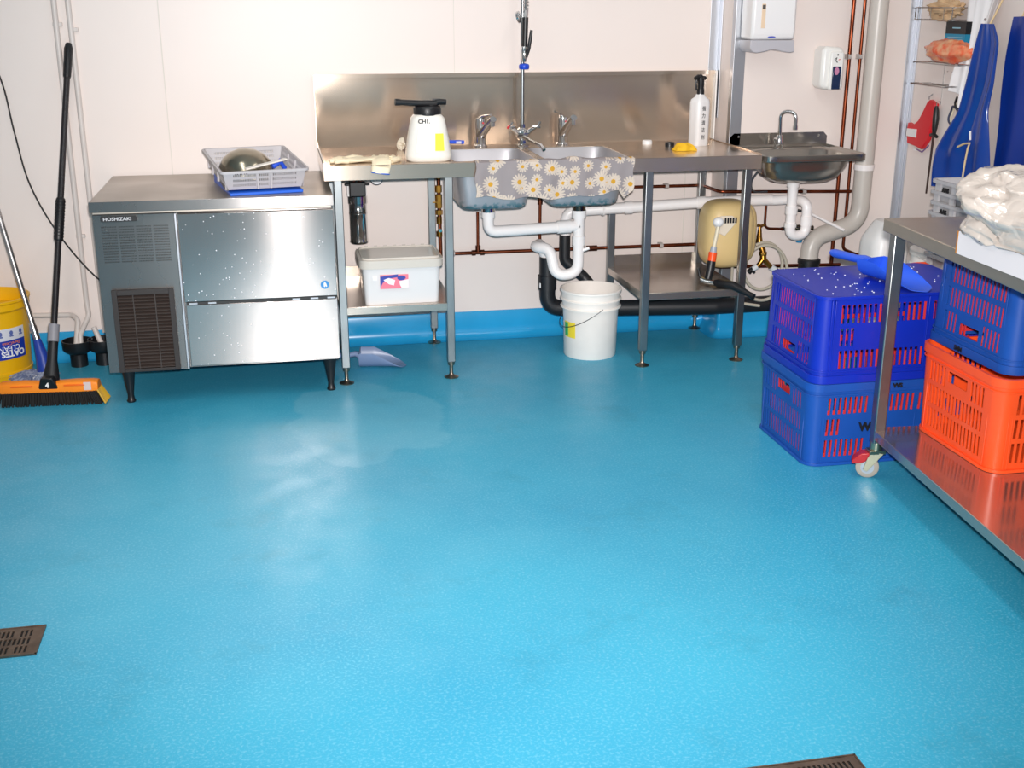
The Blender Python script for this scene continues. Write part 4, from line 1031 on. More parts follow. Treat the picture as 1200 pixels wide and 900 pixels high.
def crumple(u, v, cx_, cy_, cz, hx, hy, hz, sd, amp=.22, e=1.):
    a, b = u*2*PI, (v-.5)*PI
    d = V((math.cos(b)*math.cos(a), math.cos(b)*math.sin(a), math.sin(b)))
    d0 = d; d = V([math.copysign(abs(c)**e, c) for c in d]) if e != 1 else d
    k = 1+amp*noise.noise(d*2.3+V((sd, 0, 0)))+amp*.5*noise.noise(d*6+V((0, sd, 0)))
    return V((cx_+hx*d.x*k, cy_+hy*d.y*k, cz+hz*d.z*k))
def blob(cx_, cy_, cz, hx, hy, hz, sd, amp=.22, n=36, fn=None, e=1.):
    m_ = MB(); vs = []; fs = []
    for j in range(n+1):
        for i in range(n):
            p = crumple(i/n, j/n, cx_, cy_, cz, hx, hy, hz, sd, amp, e)
            vs.append(fn(p) if fn else p)
    for j in range(n):
        for i in range(n): fs.append([j*n+i, j*n+(i+1) % n, (j+1)*n+(i+1) % n, (j+1)*n+i])
    return m_.add(vs, fs)
tag(blob(2.812, -.515, 1.478, .038, .12, .038, 3., .5).build('folded_cloth', mat('beige_cloth', '#cfae88', .9)), 'crumpled beige cloth stuffed in the upper wire rack', 'cloth')
t = thing('glove_box', 'black and teal box below the upper wire rack', 'box', (2.83, -.62, 1.335))
MB().box(2.80, -.70, 1.345, 2.856, -.55, 1.38).build('box_lower', mat('box_teal', '#1f84a8', .4), t)
MB().box(2.80, -.70, 1.38, 2.856, -.55, 1.43).build('box_upper', mat('box_black', '#1c1c20', .4), t)
m_ = MB()
for k in range(2): m_.box(2.7995, -.68, 1.356+k*.009, 2.80, -.57, 1.359+k*.009)
m_.box(2.7995, -.66, 1.402, 2.80, -.60, 1.407)
m_.build('print_lines', mat('print_grey', '#8fb8c8', .4), t)
t = thing('plastic_packet', 'orange printed plastic packet lying on the middle wire shelf', 'packet', (2.80, -.58, 1.27))
ORP = mat('packet_orange', '#e8542c', .25, var=.8, vscale=22, col2='#e6b98c')
blob(2.80, -.60, 1.310, .046, .172, .05, 8., .16).build('packet', ORP, t)
tag(wire(wire(wire(MB(), [(2.858, -.43, 1.262), (2.735, -.43, 1.262), (2.735, -.78, 1.262), (2.858, -.78, 1.262)]), [(2.79, -.43, 1.262), (2.79, -.78, 1.262)]), [(2.858, -.48, 1.262), (2.735, -.48, 1.262)]).build('wire_shelf', CHROME), 'middle chrome wire shelf under the orange packet', 'wire shelf')
m_ = MB(); wire(m_, [(2.858, -.38, 1.168), (2.76, -.38, 1.168), (2.76, -.66, 1.168), (2.858, -.66, 1.168)], .003); wire(m_, [(2.80, -.38, 1.168), (2.80, -.66, 1.168)], .003)
for k in range(7): wire(m_, [(2.858, -.41-k*.037, 1.168), (2.76, -.41-k*.037, 1.168)], .0016)
wire(m_, [(2.858, -.50, 1.222), (2.858, -.66, 1.222)])
tag(m_.build('wire_shelf', CHROME), 'lowest chrome wire shelf, empty, above the red scabbard', 'wire shelf')
t = thing('knife_scabbard', 'red plastic knife holder with white label hanging on a hook', 'knife holder', (2.84, -.38, .88))
poly = [(-.425, 1.098), (-.472, 1.083), (-.468, 1.04), (-.455, .985), (-.44, .925), (-.395, .878), (-.345, .886), (-.27, .893), (-.255, .945), (-.262, .985), (-.305, .975), (-.345, 1.0), (-.375, 1.04), (-.405, 1.085)]
MB().extr(poly, lambda a, b, d: (d, a, b), 2.835, 2.856).build('scabbard', mat('scab_red', '#d8202c', .4), t, bevel=.003)
MB().extr([(-.262, .925), (-.345, .925), (-.345, .962), (-.262, .958)], lambda a, b, d: (d, a, b), 2.832, 2.8355).build('label', WPL, t)
MB().tube([(2.858, -.405, 1.12), (2.84, -.41, 1.108), (2.835, -.42, 1.10)], .003, n=6).build('hook', ALU, t)
MB().tube([(2.846, -.345, .872), (2.846, -.39, .865), (2.846, -.44, .90)], .003, n=6).build('chain_end', mat('purpl', '#7a5a90', .4), t)
t = thing('sharpening_steel', 'long sharpening steel with black handle hanging below the wire shelf', 'sharpening steel', (2.84, -.47, .69))
MB().tube([(2.84, -.478, 1.075), (2.84, -.48, 1.055), (2.84, -.483, 1.02), (2.84, -.483, .98), (2.84, -.482, .955)], [.007, .012, .0145, .012, .008], n=14).tube([(2.84, -.455, .948), (2.84, -.48, .953), (2.84, -.508, .945)], [.007, .009, .007], n=10).build('handle', BLK, t)
MB().tube([(2.84, -.48, .95), (2.846, -.462, .69)], [.0055, .004], n=12).build('rod', mat('steel_dark', '#5a4a46', .4, 1), t)
MB().tube([(2.84, -.478, 1.072), (2.838, -.479, 1.092), (2.852, -.48, 1.095), (2.858, -.48, 1.085)], .002, n=6).build('hanging_ring', CHROME, t)
t = thing('cord_coil', 'small coil of cream and dark cord hanging half behind the blue apron', 'cord', (2.84, -.63, 1.0))
for k, (mm, dy, rr) in enumerate(((mat('cord_cream', '#d8ccb4', .7), 0, .045), (mat('cord_dark', '#3b3f58', .6), .012, .036))):
    MB().tube([(2.845-k*.008+.004*math.sin(3*a*PI/12), -.632+dy+rr*.8*math.cos(a*PI/12), 1.045+rr*1.1*math.sin(a*PI/12)) for a in range(24)], .0045, n=8, closed=True).build('cord_loop', mm, t)
MB().tube([(2.858, -.60, 1.12), (2.84, -.62, 1.10), (2.83, -.64, 1.085), (2.835, -.68, 1.075)], .005, n=8).build('hook', BLK, t)
tag(MB().box(2.845, -.335, .865, 2.8595, -.315, .873).build('wall_clip', WPL), 'tiny white wall clip low beside the metal corner strip', 'clip')

# ------------------------------------------------------------ crates
def crate_mb(L=.62, W=.44, H=.295, s=1., M=None, phase=0., solid=True):
    L, W = L*s, W*s; r = .045*s; tap = .010
    PT, SW = .0190, .0105
    def slots(hl, groups):
        o = []
        for a, b in groups:
            u = a+phase
            while u+SW <= b: o.append((round(u, 5), round(u+SW, 5))); u += PT
        return o
    lg = [(-.245*s, -.085*s), (-.075*s, .075*s), (.085*s, .245*s)]
    lo_ = slots(L/2, lg); sh = slots(W/2, [(-.155*s, .155*s)])
    U = {'f': [x for p in lo_ for x in p], 'b': [x for p in lo_ for x in p], 'l': [x for p in sh for x in p]+[-.052, .052], 'r': [x for p in sh for x in p]+[-.052, .052]}
    rows = [(.03, .092), (.108, .168), (.184, .245)]
    vE = [0, .03, .092, .108, .168, .184, .205, .240, .245, H]
    def hole(side, u, v):
        row = [k for k, (a, b) in enumerate(rows) if a < v < b]
        if side in 'lr':
            if abs(u) < .052 and .205 < v < .240: return True
            if not row: return False
            if row[0] == 2 and abs(u) < .062: return False
            return any(a < u < b for a, b in sh)
        if not row: return False
        if row[0] == 1 and solid and abs(u) < .185*s: return False
        return any(a < u < b for a, b in lo_)
    m_ = MB().shell(L, W, r, H, tap, .003, U, vE, hole, M=M, bt=.004)
    return m_, L, W, r, H, tap
def crate(label, mt, x, y, z, inv=False, rz=0., group=None, marks=(), zs=1., side=None, name='fish_crate', cat='crate'):
    t = thing(name, label, cat, (x, y, z), 0, group)
    B = Tr(x, y, z) @ Rz(rz) @ Matrix.Diagonal((1, 1, zs, 1))
    if inv: B = B @ Tr(0, 0, .295) @ Rx(PI)
    m_, L, W, r, H, tap = crate_mb(M=B)
    m_.build('crate_shell', mt, t, smooth=35)
    b = MB().ringband(L, W, r, .268, H, .007, 0, B).ringband(L, W, r, .252, .256, .004, 0, B).ringband(L-.019, W-.019, r, -.0, .010, .008, 0, B)
    for (hx, hy) in ((L/2, W/2),):
        for sx in (-1, 1):
            for sy in (-1, 1):
                for uu in (L/2-r-.012, L/2-r+.0, .08):
                    b.box(sx*uu-.0022, sy*(hy-.010)-.004, .012, sx*uu+.0022, sy*(hy-.002)+.002, .268, M=B)
                for uu in (W/2-r-.008,):
                    b.box(sx*(hx-.010)-.004, sy*uu-.0022, .012, sx*(hx-.002)+.002, sy*uu+.0022, .268, M=B)
    b.build('rim', mt, t, smooth=35, bevel=.0015)
    for (txt, size, lx, lz) in marks:
        # written on the long side that faces the sink (front)
        face = Tr(x+lx, y-W/2+(.0015 if lz < .25 else -.0075), z+lz) @ FRONT
        MB().text(txt, size, face, ext=.003, bold=.0012).build('lettering', INK, t, smooth=0)
    if side: MB().text(side, .021, Tr(x-L/2-.0065, y+.05, z+.006) @ Rz(-PI/2) @ FRONT, ext=.0015, bold=.001).build('lettering', INK, t, smooth=0)
    return t
def inner(label, mt, x, y, z, inv=False, rz=0.):
    t = thing('inner_crate', label, 'crate', (x, y, z))
    B = Tr(x, y, z) @ Rz(rz)
    if inv: B = B @ Tr(0, 0, .27) @ Rx(PI)
    m_, L, W, r, H, tap = crate_mb(.575, .395, .27, 1., M=B, phase=.006, solid=False)
    m_.build('crate_shell', mt, t, smooth=35); return t
cxA, cyA = 2.0, -1.607
crate('medium blue slotted crate on the floor, upright, marked with a black tick', BLUEC2, cxA, cyA, .001, marks=(('W', .042, -.125, .12), ('VVS', .02, -.02, .272), ('A', .04, -.05, .12)))
crate('bright blue slotted crate turned upside down on the lower blue crate', BLUEC, cxA+.006, cyA, .2975, inv=True)
inner('red orange crate nested inside the upright blue crate on the floor', RED, cxA, cyA, .007)
inner('red orange crate nested inside the upturned bright blue crate', RED, cxA+.006, cyA, .315, inv=True)
crate('orange slotted crate upright on the trolley lower shelf', ORNG, 2.315, -2.155, .172)
crate('blue slotted crate turned upside down on the orange crate under the trolley top', BLUEC2, 2.35, -2.125, .4685, inv=True, marks=(), side='SMM')
inner('orange crate nested inside the upturned crate on the trolley', RED, 2.35, -2.125, .486, inv=True)
crate('lower orange crate of the stack between the blue crates and the right wall', ORNG, 2.62, -1.435, .001, rz=PI/2, zs=.79)
crate('upper orange crate of the stack between the blue crates and the right wall', ORNG, 2.62, -1.435, .236, rz=PI/2)

# water specks on the upturned crate
t = scoop('ice_scoop', 'blue plastic scoop lying on the upturned bright blue crate', Tr(2.005, -1.555, .594) @ Rz(math.radians(-76)) @ Matrix.Diagonal((1.12, .85, .72, 1)), mat('scoop_blue', '#2a5cdc', .38), 1.25)
SPK = MB(); random.seed(3)
for i in range(70):
    x = random.uniform(1.75, 2.25); y = random.uniform(-1.80, -1.42); r_ = random.uniform(.0016, .0034)
    SPK.lathe([(r_, 0), (r_*.7, r_*.5), (0, r_*.7)], (x, y, .5928), n=6)
o = SPK.build('ice_crumbs', mat('ice_white', '#eef4ff', .2)); tag(o, 'scattered crumbs of ice on top of the bright blue crate', 'ice'); o['kind'] = 'stuff'

# grey nestable trays
TG = mat('tray_grey', '#b4b2b4', .5)
for k in range(8):
    z = .5325+k*.0405; y = -1.42-.006*(k % 2)
    nm = ['lowest', 'second lowest', 'third lowest', 'fourth lowest', 'fourth highest', 'third highest', 'second highest', 'topmost'][k]
    t = thing('stacking_tray', 'grey tray on the orange crates by the wall, %s of its stack' % nm, 'tray', (2.60, y, z), 0, 'grey plastic trays stacked by the right wall')
    B = Tr(2.60, y, z) @ Rz(PI/2)
    MB().shell(.52, .30, .02, .05, .012, .0025, {}, [0, .05], lambda *a: False, M=B, bt=.003).build('tray', TG, t)
    m_ = MB().ringband(.52, .30, .02, .038, .050, .011, 0, B)
    for i in range(5):
        for sy in (-1, 1): m_.box(-.235+i*.11, sy*.150-.005, .010, -.205+i*.11, sy*.150+.005, .044, M=B)
    m_.build('rim', TG, t)
    if k in (5, 7): MB().text('AAS', .024, Tr(2.4445, -1.24, z+.010) @ Rz(-PI/2) @ FRONT, ext=.002, bold=.001).build('lettering', INK, t, smooth=0)

# white containers behind the crates
t = thing('plastic_jerrycan', 'white plastic container with sloping shoulders behind the blue crates', 'container', (2.575, -.62, 0))
m_ = MB(); loft(m_, [(2.575, -.62, .075, .085, 0), (2.575, -.62, .085, .095, .01), (2.575, -.62, .085, .095, .50), (2.575, -.62, .078, .088, .53), (2.59, -.62, .055, .07, .59), (2.59, -.62, .045, .06, .603)], 32, 4)
m_.build('body', mat('can_white', '#eeecea', .35), t, smooth=50)
MB().cyl((2.60, -.60, .598), (2.60, -.60, .606), .022).build('cap', WPL, t)
t = thing('lidded_pail', 'white lidded pail with red label standing right of the white container', 'pail', (2.73, -.82, 0))
MB().lathe([(0, 0), (.10, 0), (.118, .42), (.124, .425), (.124, .45), (.118, .455), (.118, .49), (.127, .492), (.127, .51), (.12, .515), (0, .508)], (2.73, -.82, 0), n=40).build('pail_body', PAIL, t)
cylpatch(MB(), 2.73, -.82, .1195, .1205, math.radians(215), math.radians(262), .455, .486).build('label', RED, t)
MB().tube([(2.606, -.86, .49), (2.65, -.945, .46), (2.73, -.95, .49)], .0025, n=6).build('wire_handle', mat('wire_pale', '#c8c2bc', .4), t)

# ------------------------------------------------------------ trolley
phi = math.radians(-5.2)
TM = Tr(1.845, -1.905, 0) @ Rz(phi)
t = thing('steel_trolley', 'two-tier stainless steel trolley on castors holding crates and a carton', 'trolley', (1.845, -1.905, 0), phi)
TL, TW = 1.3, .66
TROL = steel_mat('trolley_steel', '#b5aca0', .36, .3)
SHELFST = steel_mat('shelf_steel', '#c4b8b0', .12, .0)
MB().box(0, -TL, .822, TW, 0, .863, M=TM).build('top_shelf', TROL, t, bevel=.003)
MB().box(.018, -TL+.02, .140, TW-.018, -.018, .171, M=TM).build('lower_shelf', SHELFST, t, bevel=.002)
CAS = mat('caster_tyre', '#a89e92', .6)
for (lx, ly) in ((.036, -.036), (TW-.036, -.036), (.036, -TL+.036), (TW-.036, -TL+.036)):
    lgg = MB().box(lx-.019, ly-.019, .125, lx+.019, ly+.019, .823, M=TM).build('leg', LEGST, t, bevel=.004)
    ca = MB().cyl(TM @ V((lx, ly, .098)), TM @ V((lx, ly, .128)), .02)
    ca.box(lx-.028, ly-.020, .088, lx+.028, ly+.020, .1, M=TM)
    sw = Tr(*(TM @ V((lx, ly, 0)))) @ Rz(math.radians(-25))
    for s_ in (-1, 1):
        ca.extr([(.026, .092), (-.02, .092), (-.036, .03), (-.022, .024)], lambda a, b, d: sw @ V((a, d, b)), s_*.016-.0015, s_*.016+.0015)
    ca.build('caster', mat('zinc', '#c2b89c', .3, 1), lgg, bevel=.001)
    MB().lathe([(.008, -.012), (.030, -.012), (.0375, -.008), (.0375, .008), (.030, .012), (.008, .012), (.008, -.012)], M=sw @ Tr(-.022, 0, .038) @ Rx(PI/2), n=28).build('wheel', CAS, lgg)
    MB().lathe([(0, -.014), (.022, -.014), (.022, .014), (0, .014)], M=sw @ Tr(-.022, 0, .038) @ Rx(PI/2), n=20).build('wheel_hub', ALU, lgg)
    MB().extr([(-.015, .092), (-.045, .088), (-.072, .064), (-.074, .05), (-.05, .052), (-.03, .06)], lambda a, b, d: sw @ V((a, d, b)), -.022, .022).build('brake_pedal', mat('brake_red', '#b01c24', .35), lgg, bevel=.003)
# carton and bag
CB = mat('carton_white', '#ddd6d8', .6); CE = mat('carton_edge', '#b5752e', .8)
t = thing('carton', 'white cardboard carton on the trolley top under the plastic bag', 'carton', (1.98, -2.75, .863))
B = Tr(1.765, -2.44, .8635) @ Rz(math.radians(-3))
m_ = MB()
for (a, b, c, d) in ((0, -.60, .005, 0), (.40, -.60, .405, 0), (.005, -.005, .40, 0), (.005, -.60, .40, -.595)): m_.box(a, b, 0, c, d, .060, M=B)
m_.box(.005, -.595, 0, .40, -.005, .005, M=B)
m_.build('carton_walls', CB, t)
MB().box(-.0006, -.0055, 0, .0056, .0008, .060, M=B).build('carton_corner', CE, t)
def bag_mat():
    m = mat('bag_film', '#d0c5bc', .1, trans=.18, spec=.9); nt = m.node_tree; b = nt.nodes['Principled BSDF']; L = nt.links.new; N = nt.nodes.new
    tc = N('ShaderNodeTexCoord'); w_ = N('ShaderNodeTexNoise'); w_.inputs['Scale'].default_value = 7; w_.inputs['Detail'].default_value = 3; L(tc.outputs['Object'], w_.inputs[0])
    ad = N('ShaderNodeVectorMath'); ad.operation = 'MULTIPLY_ADD'; L(w_.outputs['Color'], ad.inputs[0]); ad.inputs[1].default_value = (.12, .12, .12); L(tc.outputs['Object'], ad.inputs[2])
    v = N('ShaderNodeTexVoronoi'); v.feature = 'DISTANCE_TO_EDGE'; v.inputs['Scale'].default_value = 15; L(ad.outputs[0], v.inputs['Vector'])
    p = N('ShaderNodeMapRange'); p.inputs[2].default_value = .25; L(v.outputs[0], p.inputs[0])
    bp = N('ShaderNodeBump'); bp.inputs['Strength'].default_value = .22; bp.inputs['Distance'].default_value = .008; L(p.outputs[0], bp.inputs['Height']); L(bp.outputs[0], b.inputs['Normal'])
    return m
BAG = bag_mat()
random.seed(5)
def bagf(p):
    q = p.copy()
    nz = noise.noise(q*7)*.014-abs(noise.noise(q*13+V((3, 1, 2))))*.022-abs(noise.noise(q*31+V((1, 7, 2))))*.009+noise.noise(q*3.5)*.03
    q.z += nz; q.x += noise.noise(q*8+V((5, 5, 5)))*.016; q.y += noise.noise(q*8+V((9, 2, 5)))*.012
    if q.z < .926: 
        inside = (B.inverted() @ q)
        if -.02 < inside.x < .43 and -.63 < inside.y < .02: q.z = max(q.z, .926)
        q.z = max(q.z, .90)
    return q
tag(blob(2.03, -2.73, .985, .31, .37, .125, 4., .13, n=120, fn=bagf, e=.62).build('plastic_bag', BAG), 'large crumpled translucent white plastic bag on top of the carton', 'plastic bag')

# ------------------------------------------------------------ grey basket on the ice machine
BMx = Tr(-.052, -.664, .822) @ Rz(math.radians(11)) @ Rx(math.radians(4.5))
GB = mat('basket_grey', '#bcb8bb', .45)
t = thing('plastic_basket', 'light grey slotted plastic basket tilted on top of the ice machine', 'basket', (-.05, -.45, .82))
Bc = BMx @ Tr(0, .24, 0)
Lb, Wb, Hb = .325, .46, .075
sl = []
for a, b in ((-.12, -.035), (-.022, .016), (.03, .125)):
    u = a
    while u+.003 < b: sl.append((u, u+.003)); u += .0062
sl2 = []
u = -.19
while u < .19: sl2.append((u, u+.003)); u += .0075
rows = [(.012, .022), (.031, .041), (.050, .060)]
def bh(side, u, v):
    if not any(a < v < b for a, b in rows): return False
    return any(a < u < b for a, b in (sl if side in 'fb' else sl2))
MB().shell(Lb, Wb, .012, Hb, .02, .0025, {'f': [x for p in sl for x in p], 'b': [x for p in sl for x in p], 'l': [x for p in sl2 for x in p], 'r': [x for p in sl2 for x in p]}, [0, .012, .022, .031, .041, .050, .060, Hb], bh, M=Bc, bt=.003).build('basket_body', GB, t)
m_ = MB().ringband(Lb, Wb, .012, .066, Hb, .008, .002, Bc)
for ux in (-.03, .022): m_.box(ux-.002, -Wb/2+.002, .003, ux+.002, -Wb/2+.012, .07, M=Bc)
for uy in (-.06, .07):
    for sx in (-1, 1): m_.box(sx*(Lb/2-.010)-.004, uy-.003, .003, sx*(Lb/2-.010)+.004, uy+.003, .07, M=Bc)
m_.build('rim', GB, t)
MB().text('AAS 16', .016, Bc @ Tr(-.115, -Wb/2+.0035, .061) @ Rx(PI/2-.26), ext=.002, bold=.0006).build('lettering', INK, t, smooth=0)
BW = Tr(-.075, -.662, .8045) @ Rz(math.radians(11))
tag(MB().extr([(0, 0), (.40, 0), (.40, .036), (0, .010)], lambda a, b, d: BW @ V((d, a, b)), -.115, .165).build('blue_board', mat('board_blue', '#1c62d8', .4), bevel=.002), 'blue plastic board lying under the grey basket', 'board')
t = thing('steel_bowl', 'upturned dull steel bowl inside the grey basket', 'bowl', (-.1, -.44, .86))
Bb = Bc @ Tr(-.035, -.02, .014) @ Ry(.06)
MB().lathe([(.112, 0), (.115, .002), (.112, .005), (.107, .03), (.092, .062), (.066, .086), (.035, .1), (0, .104), (0, .102), (.035, .098), (.064, .084), (.09, .06), (.105, .028), (.108, .003), (.112, 0)], M=Bb, n=48).build('bowl', mat('dull_steel', '#a8a08e', .22, 1, var=.15), t)
tag(MB().box(-.085, -.012, 0, .085, .012, .006, M=Bc @ Tr(.02, -.15, .078) @ Rz(.15) @ Ry(-.16)).build('wooden_stick', mat('pale_board', '#e6e0d8', .6), bevel=.002), 'flat off-white paddle lying across the basket front', 'paddle')
tag(MB().tube([Bc @ V((.05, -.03, .03)), Bc @ V((.10, -.02, .062)), Bc @ V((.12, -.01, .03))], [.01, .012, .01], n=12).build('blue_scraper', mat('brush_blue', '#2a55d8', .4)), 'small blue plastic scraper poking up inside the basket', 'scraper')

# ------------------------------------------------------------ left side : bucket, mop, broom, conduits
bx0, by0_ = -1.225, -.20
t = thing('mop_bucket', 'round yellow mop bucket with upside-down blue and white label', 'mop bucket', (bx0, by0_, 0))
MB().lathe([(0, .006), (.12, .006), (.12, 0), (.135, 0), (.139, .005), (.142, .03), (.146, .032), (.147, .045), (.144, .047), (.155, .30), (.16, .305), (.165, .31), (.165, .335), (.170, .34), (.170, .348), (.162, .35), (.158, .345), (.15, .30), (.136, .02), (0, .012)], (bx0, by0_, 0), n=56).build('bucket_body', YEL, t)
# wringer insert
m_ = MB().lathe([(.151, .292), (.12, .29), (.112, .283), (.095, .22), (.08, .19), (.07, .19), (.092, .225), (.106, .283), (.118, .296), (.151, .297)], (bx0, by0_, 0), n=40)
wr = m_.build('wringer', YEL, t)
m_ = MB()
for k in range(14):
    a = k*2*PI/14; m_.box(-.006, -.002, -.012, .006, .002, .012, M=Tr(bx0+.1*math.cos(a), by0_+.1*math.sin(a), .25) @ Rz(a+PI/2))
m_.build('drain_holes', INK, wr)
ra, rb = .1495, .1545
a0, a1 = math.radians(205), math.radians(338)
lb = cylpatch(MB(), bx0, by0_, .1478, .1503, a0, a1, .105, .185, n=40).build('label', mat('lab_navy', '#1b3aa8', .4), t)
cylpatch(MB(), bx0, by0_, .1503, .1523, a0, a1, .185, .235, n=40).build('label_band', mat('lab_pale', '#dcdce4', .4), lb)
def flipbend(rr, a_start, z0):  # upside-down text wrapped round the bucket, read from the right end
    def f(p): return V((bx0+(rr+.0012+p.z)*math.cos(a_start-p.x/rr), by0_+(rr+.0012+p.z)*math.sin(a_start-p.x/rr), z0-p.y))
    return f
WB = mat('ink_white', '#f4f4f6', .4)
MB().text('OATES', .034, None, bend=flipbend(.149, math.radians(334), .140), bold=.0012).build('lettering', WB, lb, smooth=0)
MB().text('CLEAN', .030, None, bend=flipbend(.150, math.radians(326), .162)).build('lettering', WB, lb, smooth=0)
MB().text('DuraClean', .018, None, bend=flipbend(.151, math.radians(327), .178)).build('lettering', mat('ink_orange', '#f08030', .4), lb, smooth=0)
m_ = MB()
for k in range(5):
    a = math.radians(330-k*17); bf = flipbend(.1525, a, .212)
    vs_ = [bf(V((.008*math.cos(i*PI/6), .010*math.sin(i*PI/6)-.004, 0))) for i in range(12)]
    m_.add(vs_, [list(range(12))])
    vs_ = [bf(V((-.010, .006, 0))), bf(V((.010, .006, 0))), bf(V((.008, .012, 0))), bf(V((-.008, .012, 0)))]; m_.add(vs_, [[0, 1, 2, 3]])
m_.build('icons', mat('icon_blue', '#5a6aa8', .4), lb, smooth=0)

mp0, mp1 = V((-1.0, -.34, .075)), V((-1.275, -.03, 1.33))
t = thing('mop', 'string mop with silver handle leaning over the yellow bucket', 'mop', (-1.0, -.34, 0))
MB().tube([mp0+(mp1-mp0)*.06, mp0+(mp1-mp0)*.13], .0145, n=14).tube([mp0+(mp1-mp0)*.1, mp1], .0125, n=14).build('handle', mat('mop_alu', '#c8c4c4', .25, 1), t)
MB().tube([mp0+V((0, 0, -.02)), mp0+(mp1-mp0)*.03, mp0+(mp1-mp0)*.085], [.035, .026, .0155], n=14).build('socket', mat('mop_blue', '#1c3c9c', .4), t)
MB().box(-1.045, -.385, .034, -.955, -.372, .05).build('clamp', WPL, t, bevel=.002)
m_ = MB(); random.seed(11)
for i in range(150):
    a = random.uniform(0, 2*PI); L_ = random.uniform(.05, .13)
    p0 = V((-1.0+random.uniform(-.03, .03), -.35+random.uniform(-.02, .02), .05)); dx = -abs(math.cos(a))*L_*1.1 if random.random() < .75 else math.cos(a)*L_*.4; dy = math.sin(a)*L_*.7
    e = p0+V((dx, dy, 0)); e.z = .006+random.uniform(0, .03)
    m_.tube([p0, p0.lerp(e, .5)+V((0, 0, .015)), e], .0035, n=5)
MOPM = mat('mop_yarn', '#5f6a8c', .9, var=.6, vscale=70, col2='#aab0c0')
m_.build('mop_head', MOPM, t)

h0, h1 = V((-.93, -.60, .10)), V((-.812, -.022, 1.345))
t = thing('broom', 'broom with orange head and black handle leaning against the wall', 'broom', (-.93, -.6, 0))
ax = (h1-h0)
P = lambda k: h0+ax*k
MB().tube([P(.07), P(.9)], .0125, n=16).build('handle', mat('broom_black', '#221f22', .35), t)
MB().tube([P(.895), P(.90), P(.985), P(1)], [.0135, .016, .0175, .012], n=16).build('top_grip', BLK, t)
m_ = MB().tube([P(.40), P(.405), P(.525), P(.53)], [.013, .018, .018, .014], n=16)
for k in range(12): m_.tube([P(.412+k*.0095), P(.416+k*.0095)], .0195, n=16)
m_.build('lower_grip', BLK, t)
MB().tube([P(.105), P(.155)], .0215, n=20).build('grey_collar', mat('collar_grey', '#8f8c92', .4), t)
BH = Tr(-.935, -.61, 0) @ Rz(math.radians(-4.5)) @ Rx(math.radians(0))
HM = lambda x, y, z: BH @ V((x, y, z))
MB().tube([P(.108), P(.05), P(.01), P(-.01)], [.019, .02, .03, .033], n=16, flat=.8).build('socket_neck', BLK, t)
sk = MB().extr([(-.034, .066), (.034, .066), (.036, .075), (.022, .115), (-.022, .115), (-.036, .075)], lambda a, b, d: HM(a, d-.3*(b-.09), b), -.040, .0).build('socket', BLK, t, bevel=.003)
MB().text('4', .026, BH @ Tr(-.006, -.0435, .078) @ Rx(PI/2-.2), ext=.003, bold=.001).build('lettering', WPL, sk, smooth=0)
# head block, long profile swept along x with shaped ends
prof_b = [(-.034, .052), (.034, .052), (.036, .065), (.022, .092), (-.018, .098), (-.032, .09), (-.036, .066)]
m_ = MB(); secs_ = [(-.187, .86), (-.18, .97), (-.10, 1.), (-.04, .93), (.04, .93), (.1, 1.), (.165, .98), (.187, .9)]
vs = []; fs = []; n = len(prof_b)
for (xx, sc_) in secs_:
    for (a, b) in prof_b: vs.append(HM(xx, a*sc_, .052+(b-.052)*sc_))
for j in range(len(secs_)-1):
    for k in range(n): fs.append([j*n+k, j*n+(k+1) % n, (j+1)*n+(k+1) % n, (j+1)*n+k])
fs.append(list(range(n))[::-1]); fs.append([(len(secs_)-1)*n+k for k in range(n)])
m_.add(vs, fs).build('broom_head', mat('broom_orange', '#fb8c1c', .4), t, bevel=.003)
m_ = MB()
for sx in (-1, 1): m_.box(sx*.10-.04, -.0375, .078, sx*.10+.04, -.030, .084, M=BH)
m_.build('grooves', mat('broom_orange_deep', '#f26a10', .4), t, bevel=.002)
MB().box(.135, -.0368, .060, .163, -.034, .092, M=BH).build('price_label', mat('price', '#d8c4c0', .6), t, smooth=0)
m_ = MB(); random.seed(4)
for i in range(46):
    for j in range(7):
        xx = -.18+i*.0079+random.uniform(-.002, .002); yy = -.03+j*.010
        sp = 1.06
        m_.tube([HM(xx, yy, .055), HM(xx*sp+random.uniform(-.003, .003)+(0.012 if i > 40 else 0), yy*1.35+random.uniform(-.003, .003), .001)], [.0042, .0034], n=5)
m_.build('bristles', mat('bristle_black', '#191614', .7), t)
m_ = MB()
for i in range(9):
    xx = .184; m_.tube([HM(xx, -.03+i*.0075, .058), HM(xx+.028, -.04+i*.010, .004)], [.0045, .004], n=5)
m_.build('end_bristles', mat('bristle_yellow', '#c79a1e', .6), t)

CON = mat('conduit_white', '#d6cdc8', .4)
def conduit(label, pts, clips=(), r=.0115, R=.03):
    t = thing('conduit_pipe', label, 'pipe', pts[-1])
    MB().tube(fillet(pts, R), r, n=14).build('pipe', CON, t)
    for (x, y, z) in clips: MB().box(x-.016, y, z-.008, x+.022, -.0005, z+.008).build('saddle_clip', CON, t, bevel=.002)
conduit('thin white vertical wall pipe ending in the black floor cup', [(-.845, -.014, 2.6), (-.862, -.014, .26), (-.858, -.02, .20), (-.893, -.085, .13), (-.893, -.10, .075)], ((-.852, -.016, 1.42), (-.858, -.016, .55)))
conduit('thin white vertical wall pipe running down behind the ice machine', [(-.797, -.014, 2.6), (-.80, -.014, .12)], ((-.793, -.016, 1.40),))
conduit('thin white pipe running level along the wall into the floor cup', [(-1.9, -.014, .235), (-.93, -.014, .205), (-.90, -.05, .19), (-.913, -.10, .08)], ((-1.0, -.016, .207),))
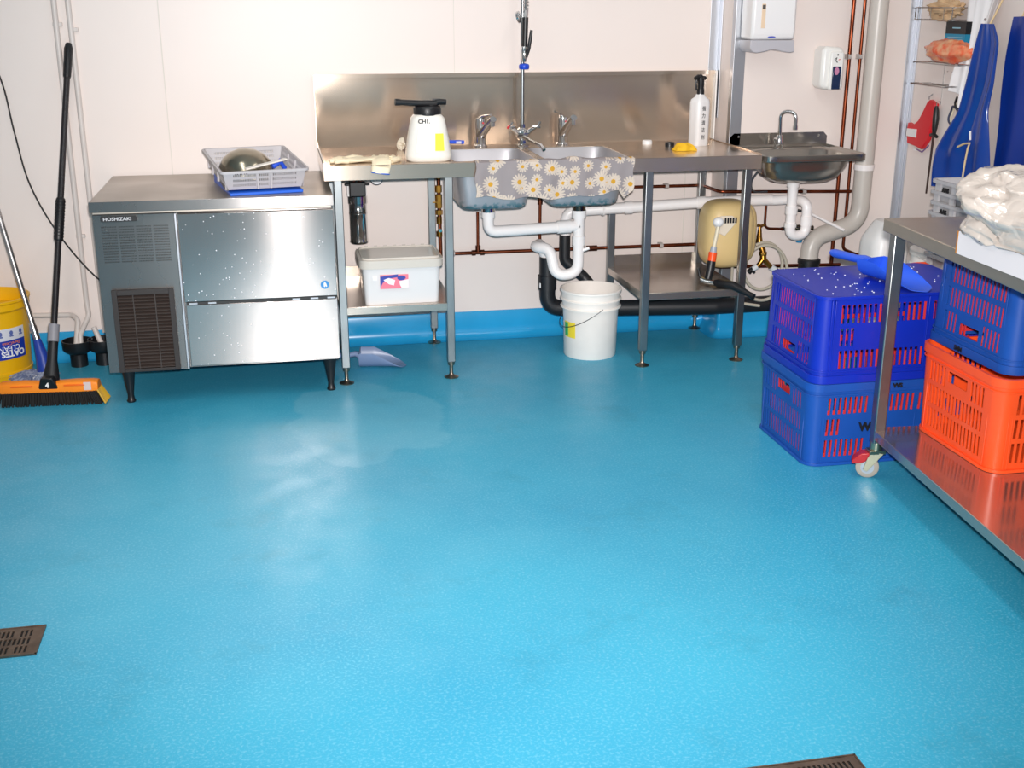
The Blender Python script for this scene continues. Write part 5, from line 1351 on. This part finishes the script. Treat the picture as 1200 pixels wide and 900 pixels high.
for (x, y, lab) in ((-.905, -.105, 'black funnel cup on the floor drain catching two thin white pipes'), (-.80, -.10, 'black funnel cup half hidden by the ice machine side')):
    t = thing('drain_cup', lab, 'drain cup', (x, y, 0))
    MB().lathe([(.036, .055), (.055, .068), (.063, .078), (.064, .115), (.060, .115), (.059, .08), (.032, .062), (.032, .0), (.036, 0), (.036, .055)], (x, y, 0), n=32).build('cup', BLK, t)
conduit('short white stub pipe leaning in the cup beside the ice machine', [(-.832, -.09, .165), (-.80, -.10, .07)], R=.01)
tag(MB().tube(catmull([(-1.5, -.006, 2.0), (-1.2, -.006, 1.5), (-1.098, -.006, 1.22), (-1.07, -.006, 1.0), (-1.035, -.010, .78), (-.95, -.022, .58), (-.83, -.034, .40), (-.70, -.06, .28)], 8), .0035, n=8).build('power_cable', INK), 'thin black cable curving down the wall to the ice machine', 'cable')

# ------------------------------------------------------------ floor grates
GR = mat('grate_bronze', '#8f7c6e', .45, 1, var=.4, vscale=20)
def grate(label, x0, y0, x1, y1, k):
    t = thing('floor_grate', label, 'floor grate', ((x0+x1)/2, (y0+y1)/2, 0))
    MB().box(x0, y0, .0003, x1, y1, .0012).build('pit', mat('pit_black', '#0c0a0a', .9), t)
    U = [x0]; n = int((x1-x0-.03)/.011)
    for i in range(n): a = x0+.016+i*.011; U += [a, a+.0055]
    U.append(x1)
    ws = (y1-y0-.03)/3; Wy = [y0]
    for j in range(3): a = y0+.013+j*(ws+.002); Wy += [a, a+ws-.006]
    Wy.append(y1)
    MB().plate(U, Wy, lambda i, j: i % 2 == 1 and j % 2 == 1 and 0 < i < len(U)-2 and ((j == 3) or k or (i//2) % 5 != 0), lambda u, w, d: (u, w, .0012+d), .003).build('grate', GR, t)
    MB().box(x0, y0, .004, x1, y0+.004, .0055).box(x0, y1-.004, .004, x1, y1, .0055).box(x0, y0, .004, x0+.004, y1, .0055).box(x1-.004, y0, .004, x1, y1, .0055).build('frame', GR, t)
grate('bronze floor drain grate beside the open floor below the broom', -.95, -2.572, -.648, -2.432, 0)
grate('bronze floor drain grate at the bottom edge of the open floor', .80, -3.47, 1.108, -3.325, 1)
